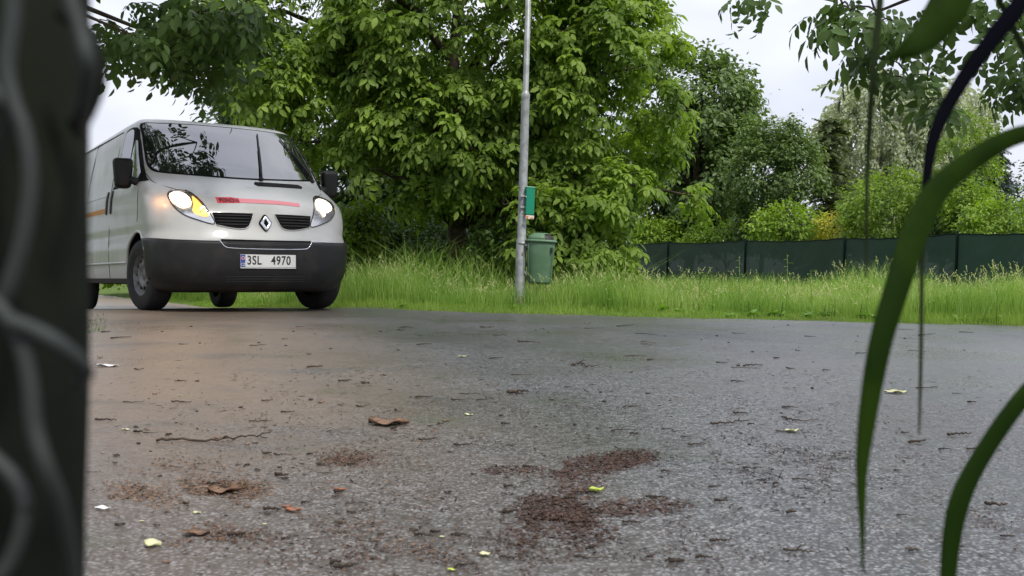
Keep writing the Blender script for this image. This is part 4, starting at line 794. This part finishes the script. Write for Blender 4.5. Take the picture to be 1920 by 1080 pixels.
wheel(0, -1, .335, R(9)); wheel(0, 1, .325, R(9)); wheel(-3.1, -1, .262); wheel(-3.1, 1, .262)
# number plate
px_ = .888
pl = bevel_box('number_plate', px_-.006, px_, -.262, .262, .405, .520, M_plate, bumper, .002)
pf = bevel_box('plate_holder', px_-.020, px_-.0065, -.272, .272, .392, .527, M_black, bumper, .003)
put_text('characters', '3SL', .112, .78, M_ink, pl, lambda u, v, w: np.array([px_+.0012+w, -.135+u, .464+v]), bold=.0018, spacing=1.10)
put_text('characters', '4970', .112, .78, M_ink, pl, lambda u, v, w: np.array([px_+.0012+w, .118+u, .464+v]), bold=.0018, spacing=1.10)
bevel_box('blue_band', px_-.004, px_+.0010, -.260, -.218, .4075, .5175, M_blue, pl, 0)
put_text('country_letters', 'CZ', .036, .8, M_plate, pl, lambda u, v, w: np.array([px_+.0022+w, -.239+u, .428+v]), bold=.0005)
for k in range(12):
    t = k/12*2*math.pi; V, F = lathe([(0, px_+.0022), (.0022, px_+.0022), (.0022, px_)], 5, 'X'); link('star', npmesh('star', V+[0, -.239+.013*math.cos(t), .487+.013*math.sin(t)], F), M_indic, pl)
bevel_box('holder_lip', px_-.006, px_+.002, -.262, .262, .394, .402, M_plate, pf, .001)
# antenna stubs on the roof

ld = bpy.data.lights.new('headlamp_glow', 'POINT'); ld.energy = .7; ld.color = (1, .42, .14); ld.shadow_soft_size = .03; ld.specular_factor = 0  # point light added ahead of the near headlamp for its flare's warm pool
lo = bpy.data.objects.new('headlamp_glow', ld); COL.objects.link(lo); lo.parent = van; lo.location = Vector(fmap(-.84, 1.04))+Vector((.10, -.08, .02))
# door mirror trims, side rubbing dirt seam, roof aerial and bumper seams
for s in (-1, 1):
    tube_obj('bumper_seam', [np.array([fmap(s*.80, z)+nrm(fmap, s*.80, z, np.array(FR))*.0085 for z in np.linspace(.24, .63, 10)])], [.0022], M_seam, bumper, 4)
    tube_obj('bumper_edge', [np.array([fmap(s*y, .565+.0*y)+nrm(fmap, s*y, .565, np.array(FR))*.010 for y in np.linspace(.46, .90, 14)])], [.004], M_bump, bumper, 5)
# ------------------------------------------------------------------ close to the camera: post, chain link, grass blades
M_nearpost = mat('old_green_post', (.006, .008, .0055), .8, .08, noise=(18, (.011, .013, .008), .45, .6), bump=(60, .4, .002))
M_wire = mat('dull_wire', (.030, .037, .035), .6, .3, .1, noise=(40, (.022, .026, .024), .4, .6))
def atD(L_): return [at(*p) for p in L_]
pbx = np.array([-.1178, .2, .4])
post = empty('fence_post', (float(pbx[0]), .20, 0)); tag(post, 'dark weathered fence post standing out of focus at the left edge', 'post')
prof = [(0, -.3), (.0300, -.3), (.0300, .40), (.0306, .43), (.0300, .47), (.0298, .90), (.018, .93), (0, .935)]
V, F = lathe(prof, 32); link('shaft', npmesh('shaft', V, F), M_nearpost, post, True)
V, F = lathe([(.0298, .880), (.033, .883), (.033, .935), (.020, .946), (0, .948)], 32); link('cap', npmesh('cap', V, F), M_nearpost, post, True)
mesh_w = empty('chain_link_fence', (float(pbx[0]), .18, 0)); tag(mesh_w, 'blurred chain-link wire mesh hanging on the dark post at the left', 'fence'); mo = np.array([float(pbx[0]), .18, 0])
D0 = .166
wires = [[(24, -80, D0), (20, 40, D0), (10, 130, D0), (22, 190, D0), (44, 250, D0), (55, 330, D0), (48, 420, D0), (28, 500, D0), (0, 570, D0), (-60, 640, D0)],
         [(-60, 520, D0-.005), (5, 585, D0-.005), (38, 640, D0-.005), (58, 720, D0-.005), (66, 800, D0-.005), (90, 880, D0-.005), (120, 960, D0), (140, 1080, D0+.01), (150, 1200, D0+.02)],
         [(10, 600, D0-.008), (60, 618, D0-.006), (110, 645, D0-.004), (150, 678, D0), (162, 700, D0+.004), (150, 722, D0+.015)],
         [(60, -120, D0), (120, -10, D0), (145, 60, D0), (160, 115, D0), (160, 165, D0+.004), (152, 215, D0+.01), (150, 250, D0+.03)],
         [(-80, 60, D0), (-40, 130, D0), (0, 190, D0), (20, 215, D0+.004), (-20, 300, D0+.01), (-90, 380, D0+.01)],
         [(-90, 760, D0), (-30, 840, D0), (30, 900, D0), (50, 960, D0), (20, 1060, D0), (-60, 1150, D0)]]
for w in wires: tube_obj('wire', [smooth_path(atD(w), 50)-mo], [.0014], M_wire, mesh_w, 8)
tube_obj('tie_wire', [smooth_path(atD([(110, 20, .18), (150, 55, .18), (174, 105, .183), (176, 160, .185), (160, 205, .188), (140, 240, .19)]), 20)-mo], [.0018], M_nearpost, mesh_w, 8)
for zz in (.08, .86): tube_obj('strand', [np.array([[pbx[0]-2.2, .165, zz], [pbx[0]-.6, .166, zz-.01], [pbx[0]+.01, .17, zz]])-mo], [.0016], M_wire, mesh_w, 6)
# grass blades: pixel path with distance, width in px
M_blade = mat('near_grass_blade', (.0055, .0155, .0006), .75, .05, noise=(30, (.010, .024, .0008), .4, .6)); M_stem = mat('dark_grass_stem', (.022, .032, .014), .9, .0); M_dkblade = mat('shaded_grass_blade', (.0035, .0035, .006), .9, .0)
def blade(label, pts, wpx, m=None, root=None, name='grass_blade'):
    m = m or M_blade; q = smooth_path(pts, 60); wq = np.interp(np.linspace(0, 1, len(q)), np.linspace(0, 1, len(wpx)), wpx)
    P = np.array([at(*p) for p in q]); w = wq/FPX*q[:, 2]; 
    if root is not None: ex = smooth_path([P[0]]+[np.array(r) for r in root], 24)[1:]; P = np.vstack([ex[::-1], P]); w = np.concatenate([np.full(len(ex), w[0])*np.linspace(.8, 1, len(ex)), w])
    T = unit(np.gradient(P, axis=0)); S = unit(np.cross(T, np.array([0, 1., .15]))); N = np.cross(S, T)
    V = np.concatenate([P-S*w[:, None]/2, P+N*w[:, None]*.16, P+S*w[:, None]/2]); n = len(P); i = np.arange(n-1)[:, None]
    F = np.concatenate([np.hstack([i, i+1, i+n+1, i+n]), np.hstack([i+n, i+n+1, i+2*n+1, i+2*n])])
    o = link(name, npmesh(name, V, [F]), m, smooth=True); md = o.modifiers.new('s', 'SOLIDIFY'); md.thickness = .0004; return tag(o, label, 'grass blade')
blade('widest grass blade, arching from the right edge down across the middle of the road', [(2060, 245, .46), (1920, 250, .44), (1830, 292, .43), (1755, 355, .42), (1712, 440, .41), (1685, 530, .40), (1655, 640, .39), (1636, 760, .385), (1625, 880, .38), (1628, 980, .375), (1633, 1080, .37)], [30, 32, 38, 46, 54, 52, 48, 42, 34, 20, 10, 4], root=[(.36, .50, .50), (.42, .52, .25), (.43, .52, 0)])
blade('short grass blade curving down out of the lower right corner', [(2100, 600, .46), (1990, 680, .45), (1925, 745, .44), (1860, 840, .43), (1815, 930, .42), (1797, 1020, .415), (1793, 1120, .41), (1795, 1220, .41)], [22, 34, 36, 38, 42, 36, 28, 20], root=[(.32, .50, .42), (.36, .52, .2), (.37, .52, 0)])
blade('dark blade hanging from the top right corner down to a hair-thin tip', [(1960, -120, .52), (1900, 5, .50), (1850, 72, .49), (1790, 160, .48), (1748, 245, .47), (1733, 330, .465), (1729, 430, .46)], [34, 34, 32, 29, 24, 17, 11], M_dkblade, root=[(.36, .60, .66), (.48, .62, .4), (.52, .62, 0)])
blade('hair-thin dark grass stalk hanging straight down over the road', [(1729, 400, .47), (1728, 500, .47), (1730, 620, .47), (1731, 720, .47), (1731, 815, .47)], [10, 8, 7, 6, 3], M_stem)
blade('thin dark upright grass stalk left of the hanging blade', [(1640, -100, .50), (1635, 36, .50), (1628, 120, .50), (1624, 220, .50), (1621, 330, .50), (1622, 420, .50), (1624, 520, .50)], [14, 13, 12, 10, 8, 5, 3], M_stem, root=[(.24, .56, .66), (.38, .60, .4), (.42, .60, 0)])
blade('broad blurred leaf tip at the top, pointing down to the left', [(1800, -90, .47), (1770, 0, .46), (1735, 55, .455), (1700, 88, .45), (1655, 112, .45)], [70, 78, 66, 40, 3], root=[(.25, .55, .68), (.40, .58, .4), (.44, .58, 0)])
# ------------------------------------------------------------------ litter on the asphalt
def gp(px, py):
    D = CAMH*FPX/(py-hor(px))
    for _ in range(6): x = (px-960)/FPX*D; D = (CAMH-float(base_h(np.array(x), np.array(D))))*FPX/(py-hor(px))
    x = (px-960)/FPX*D; return np.array([x, D, float(base_h(np.array(x), np.array(D)))])
M_twig = mat('twig_bark', (.035, .026, .020), .85, .2, noise=(60, (.07, .05, .035), .45, .6)); M_dry = mat('dry_leaf_tan', (.20, .125, .080), .7, .2, noise=(60, (.09, .05, .032), .4, .65), bump=(80, .5, .002))
M_dryo = mat('dry_leaf_orange', (.26, .11, .06), .7, .2, noise=(40, (.15, .075, .045), .4, .65)); M_pale = mat('pale_leaf', (.50, .48, .30), .6, noise=(30, (.40, .42, .20), .4, .6)); M_lgr = mat('yellow_green_leaf', (.42, .48, .08), .55, noise=(30, (.30, .38, .06), .4, .6)); M_wht = mat('white_petal', (.62, .62, .62), .6)
M_blk = mat('dark_seed', (.018, .015, .013), .7)
def ground_leaf(px, py, wpx, m, label=None, name='fallen_leaf', cat='leaf', group=None, lobes=0, curl=.25, ang=None, seed=0):
    r = random.Random(seed*7+int(px)); p = gp(px, py); L0 = wpx/FPX*p[1]; n = 9; root_z = p[2]+.002; V = []; rows = 9
    for i in range(rows):
        t = i/(rows-1); w = L0*(.30*math.sin(math.pi*min(1, t**.8))+.004)*(1+(.6*abs(math.sin(t*math.pi*lobes)) if lobes else 0)); 
        for k in range(5):
            s = (k-2)/2; V.append(((t-.5)*L0, s*w, L0*curl*(.5*s*s*(1-.3*t)+.5*(t-.5)**2)+L0*.05*math.sin(t*9+s*3+px)))
    V = np.array(V); V[:, 2] -= V[:, 2].min(); q = np.arange(rows-1)[:, None]*5+np.arange(4)[None]; F = np.stack([q, q+5, q+6, q+1], -1).reshape(-1, 4)
    o = link(name, npmesh(name, V, [F]), m, smooth=True); md = o.modifiers.new('s', 'SOLIDIFY'); md.thickness = .0006; o.location = (p[0], p[1], root_z); o.rotation_euler = (r.uniform(-.1, .1), r.uniform(-.05, .05), ang if ang is not None else r.uniform(-.5, .5)); return tag(o, label, cat, group)
# the big torn leaf
bl_ = ground_leaf(733, 797, 76, M_dry, 'large torn tan leaf lying alone on the asphalt left of centre', lobes=3, curl=.10, ang=.08)
ground_leaf(1126, 926, 28, M_lgr, 'yellow-green leaf lying on the brown debris in the foreground', curl=.5, ang=.2, lobes=2)
ground_leaf(1491, 811, 30, M_pale, 'narrow pale yellow leaf on the asphalt left of the wide grass blade', curl=.15, ang=.35)
ground_leaf(1684, 738, 42, M_pale, 'pale creamy leaf on the asphalt just right of the wide grass blade', curl=.1, ang=0)
ground_leaf(556, 962, 30, M_dryo, 'curled orange-brown leaf on the asphalt below the left debris', curl=.25, ang=.1)
ground_leaf(646, 924, 18, M_dryo, 'small bright orange leaf scrap standing on edge', curl=.5, ang=.4)
ground_leaf(196, 958, 30, M_wht, 'small white petal beside the dark post', name='petal', cat='petal', curl=.15, ang=0)
ground_leaf(918, 1046, 20, M_pale, 'small two-winged pale leaf near the bottom edge', curl=.4, lobes=2)
ground_leaf(855, 1075, 16, M_lgr, 'tiny yellow leaf cut by the bottom edge of the view', curl=.3)
ground_leaf(372, 1006, 52, M_dry, 'curled brown leaf at the lower left, the largest near the bottom', curl=.12, ang=.1, lobes=2)
ground_leaf(292, 1028, 34, M_pale, 'pale dry leaf beside the largest brown leaf at the lower left', curl=.4, ang=-.2, lobes=1)
ground_leaf(203, 688, 40, M_wht, 'long whitish leaf near the post in front of the van', curl=.05, ang=.1)
ground_leaf(425, 925, 60, M_dry, 'pale tan leaf in the middle of the left debris patch', curl=.12, ang=.15, lobes=3)
def twig(path, r0, label=None, group=None, side=()):
    P = np.array([gp(*q) for q in path]); o0 = P.mean(0); s = smooth_path(P, 26); rr = random.Random(int(path[0][0])); s[:, 2] += r0*1.1+np.array([rr.uniform(0, r0*1.5) for _ in s]); paths = [s-o0]; rad = [np.linspace(r0, r0*.35, len(s))]
    for (k, dx, dy) in side: j = int(k*(len(s)-1)); e = s[j]+[dx, dy, .008]; paths.append(np.array([s[j], (s[j]+e)/2+[0, 0, .004], e])-o0); rad.append(np.array([r0*.6, r0*.5, r0*.3]))
    V, F = tubes(paths, rad, 6); o = link('twig', npmesh('twig', V, F), M_twig, smooth=True); o.location = o0; return tag(o, label, 'twig', group)
twig([(296, 831), (345, 830), (400, 831), (450, 826), (480, 823), (505, 828)], .0038, 'long thin dark twig lying across the asphalt at the left', side=((.85, .03, .02), (.5, .02, -.02)))
twig([(1075, 688), (1092, 684), (1105, 690), (1126, 689)], .005, 'zigzag forked twig on the wet asphalt beyond the centre', side=((.3, .03, .03),))
twig([(955, 741), (975, 739), (995, 738)], .006, 'short thick dark twig right of the large tan leaf')
twig([(1338, 799), (1368, 797), (1410, 792)], .0035, 'dark straight twig left of the narrow pale leaf', side=((.8, .01, .02),))
twig([(1472, 785), (1500, 792), (1540, 790)], .003, 'bent twig just behind the narrow pale leaf')
twig([(1480, 1038), (1510, 1040), (1545, 1043)], .0022, 'twig near the bottom right, left of the blade tip', side=((.4, .02, .01),))
twig([(985, 960), (1000, 958), (1020, 960)], .002, 'thin twig at the left rim of the lower brown patch')
twig([(1085, 1050), (1120, 1052), (1150, 1050)], .0018, 'thin twig below the lower brown patch')
r = random.Random(9)
def zone(px, py):
    d = 'near the far edge of the road' if py < 690 else ('in the middle distance' if py < 830 else 'close to the camera')
    h = 'in front of the van' if px < 620 else ('before the walnut and pole' if px < 1080 else ('before the meadow' if px < 1600 else 'beside the grass blades'))
    return d+', '+h
for i in range(130):
    px = r.uniform(170, 1900); py = 612+(1075-612)*r.random()**1.3
    if px > 1600 and r.random() < .5: px = r.uniform(600, 1500)
    L_ = r.uniform(10, 46); a = r.uniform(-.35, .35); P = [(px, py), (px+L_*.5, py+L_*.1*a+r.uniform(-1, 1)), (px+L_, py+L_*.25*a)]
    z = zone(px, py); k = 'stubby' if L_ < 24 else 'slender'; twig(P, r.uniform(.0015, .0034)*(1+.25*(1080-py)/470), k+' dark twig '+z, k+' twigs '+z)
def seed_obj(px, py, s, z):
    p = gp(px, py); bm = bmesh.new(); bmesh.ops.create_icosphere(bm, subdivisions=2, radius=s); a = r.uniform(0, 6)
    for v in bm.verts:
        u = v.co/s; v.co *= 1+.3*math.sin(u.x*3+a)*math.cos(u.y*2.3+a*2)+.15*math.sin(u.z*5+a); v.co.z *= .55; v.co.x *= 1.35
    o = bmesh_to('seed', bm, M_blk, None, True); o.location = (p[0], p[1], p[2]+s*.35); o.rotation_euler.z = px; k = 'tiny' if s < .0055 else 'coarse'; return tag(o, k+' black seed '+z, 'seed', k+' seeds '+z)
for i in range(85):
    px = r.choice([r.uniform(230, 600), r.uniform(1000, 1620), r.uniform(1000, 1500), r.uniform(600, 1850)]); py = 606+330*r.random()**1.8
    seed_obj(px, py, r.uniform(.003, .008)*(.45+.75*(1-(py-606)/330)), zone(px, py))
for i in range(46):
    px = r.uniform(180, 900); py = 640+420*r.random()**.8; k = r.choice([0, 0, 0, 1, 2, 3, 3]); z = zone(px, py); n_ = ['tan', 'orange-brown', 'pale', 'dark brown'][k]
    ground_leaf(px, py, r.uniform(8, 20), [M_dry, M_dryo, M_pale, M_twig][k], n_+' leaf scrap '+z, group=n_+' leaf scraps '+z, curl=r.uniform(.05, .25), seed=i)
# washed-up brown debris: uncountable flakes
def flakes(name, label, regs, m, smin, smax, seed, wf=.5, disk=False):
    g = np.random.default_rng(seed); B = []
    for (x0, y0, x1, y1, th, n) in regs:      # ellipse in picture coordinates converted to ground
        t = g.normal(0, .46, (n, 2)) if not disk else unit(g.normal(0, 1, (n, 2)))*np.sqrt(g.random(n))[:, None]*(1+.22*np.sin(np.arange(n)*.013)[:, None]); rad = np.hypot(t[:, 0], t[:, 1]); t = t[(rad < 1.4)]; t = t[clump(np.stack([t[:, 0]*(x1-x0)/60, t[:, 1]*(y1-y0)/22, 0*t[:, 0]], -1), 1.0) > (-.35 if disk else -.15)]
        u = (x0+x1)/2+t[:, 0]*(x1-x0)/2; v = (y0+y1)/2+t[:, 1]*(y1-y0)/2+th*t[:, 0]*(y1-y0)/2; ok = (v > 600)
        B.append(np.array([gp(a, b) for a, b in zip(u[ok], v[ok])]))
    B = np.concatenate(B); n = len(B); B[:, 2] += g.uniform(.0, .0035, n); D = np.stack([g.normal(0, 1, n), g.normal(0, 1, n), g.normal(0, .10, n)], -1); N = np.stack([g.normal(0, .35, n), g.normal(0, .35, n), np.ones(n)], -1)
    V, F = leaves(B, D, N, g.uniform(smin, smax, n), g.uniform(smin, smax, n)*wf, droop=.1); return tag(link(name, npmesh(name, V, F), m), label, 'debris', kind='stuff')
M_deb = leafmat('brown_debris', [(.022, .013, .011), (.040, .022, .016), (.07, .038, .026), (.17, .11, .075)], .7, .05, .3)
M_deb2 = leafmat('tan_debris', [(.035, .02, .015), (.08, .045, .03), (.16, .095, .055), (.28, .19, .12)], .7, .05, .3)
M_twigc = leafmat('twig_crumb', [(.014, .011, .009), (.03, .022, .017), (.06, .045, .032)], .8, .02, .2)
flakes('brown_debris', 'dark red-brown plant debris washed into patches in the foreground', [(1025, 852, 1235, 893, -.7, 1700), (1130, 846, 1235, 878, -.3, 600), (985, 928, 1120, 1000, .2, 1500), (940, 950, 1160, 1045, .1, 1000), (1100, 938, 1290, 970, -.2, 600), (915, 876, 1015, 892, 0, 200), (1040, 885, 1140, 945, 0, 450)], M_deb, .006, .015, 91, .42, True)
flakes('leaf_debris', 'brown and tan leaf litter strewn over the asphalt at the lower left', [(560, 840, 740, 888, -.2, 1000), (230, 885, 570, 955, -.1, 1500), (380, 900, 500, 935, 0, 400), (165, 895, 340, 965, 0, 500), (310, 980, 540, 1035, .1, 500), (190, 855, 500, 895, 0, 300), (480, 930, 800, 1070, 0, 450), (560, 1000, 1000, 1075, 0, 350), (180, 700, 800, 900, 0, 700), (190, 590, 640, 690, 0, 500), (500, 780, 1000, 1060, 0, 500)], M_deb2, .005, .013, 92, .42)
flakes('dark_grit', 'dark grit and tiny plant bits sprinkled over the whole asphalt', [(200, 590, 1900, 1060, 0, 4500), (900, 740, 1300, 800, 0, 700), (1300, 780, 1700, 950, 0, 1600), (1500, 615, 1900, 660, 0, 500), (1750, 900, 1950, 1060, 0, 500), (300, 960, 1600, 1120, 0, 2500)], M_deb, .003, .010, 93)
flakes('twig_crumbs', 'tiny dark twig crumbs and needles sprinkled over the damp asphalt', [(170, 600, 1920, 900, 0, 1500), (200, 620, 1000, 800, 0, 900), (1000, 620, 1900, 800, 0, 1000), (300, 700, 1800, 1060, 0, 1200), (1250, 760, 1750, 960, 0, 900)], M_twigc, .010, .040, 94, .12)
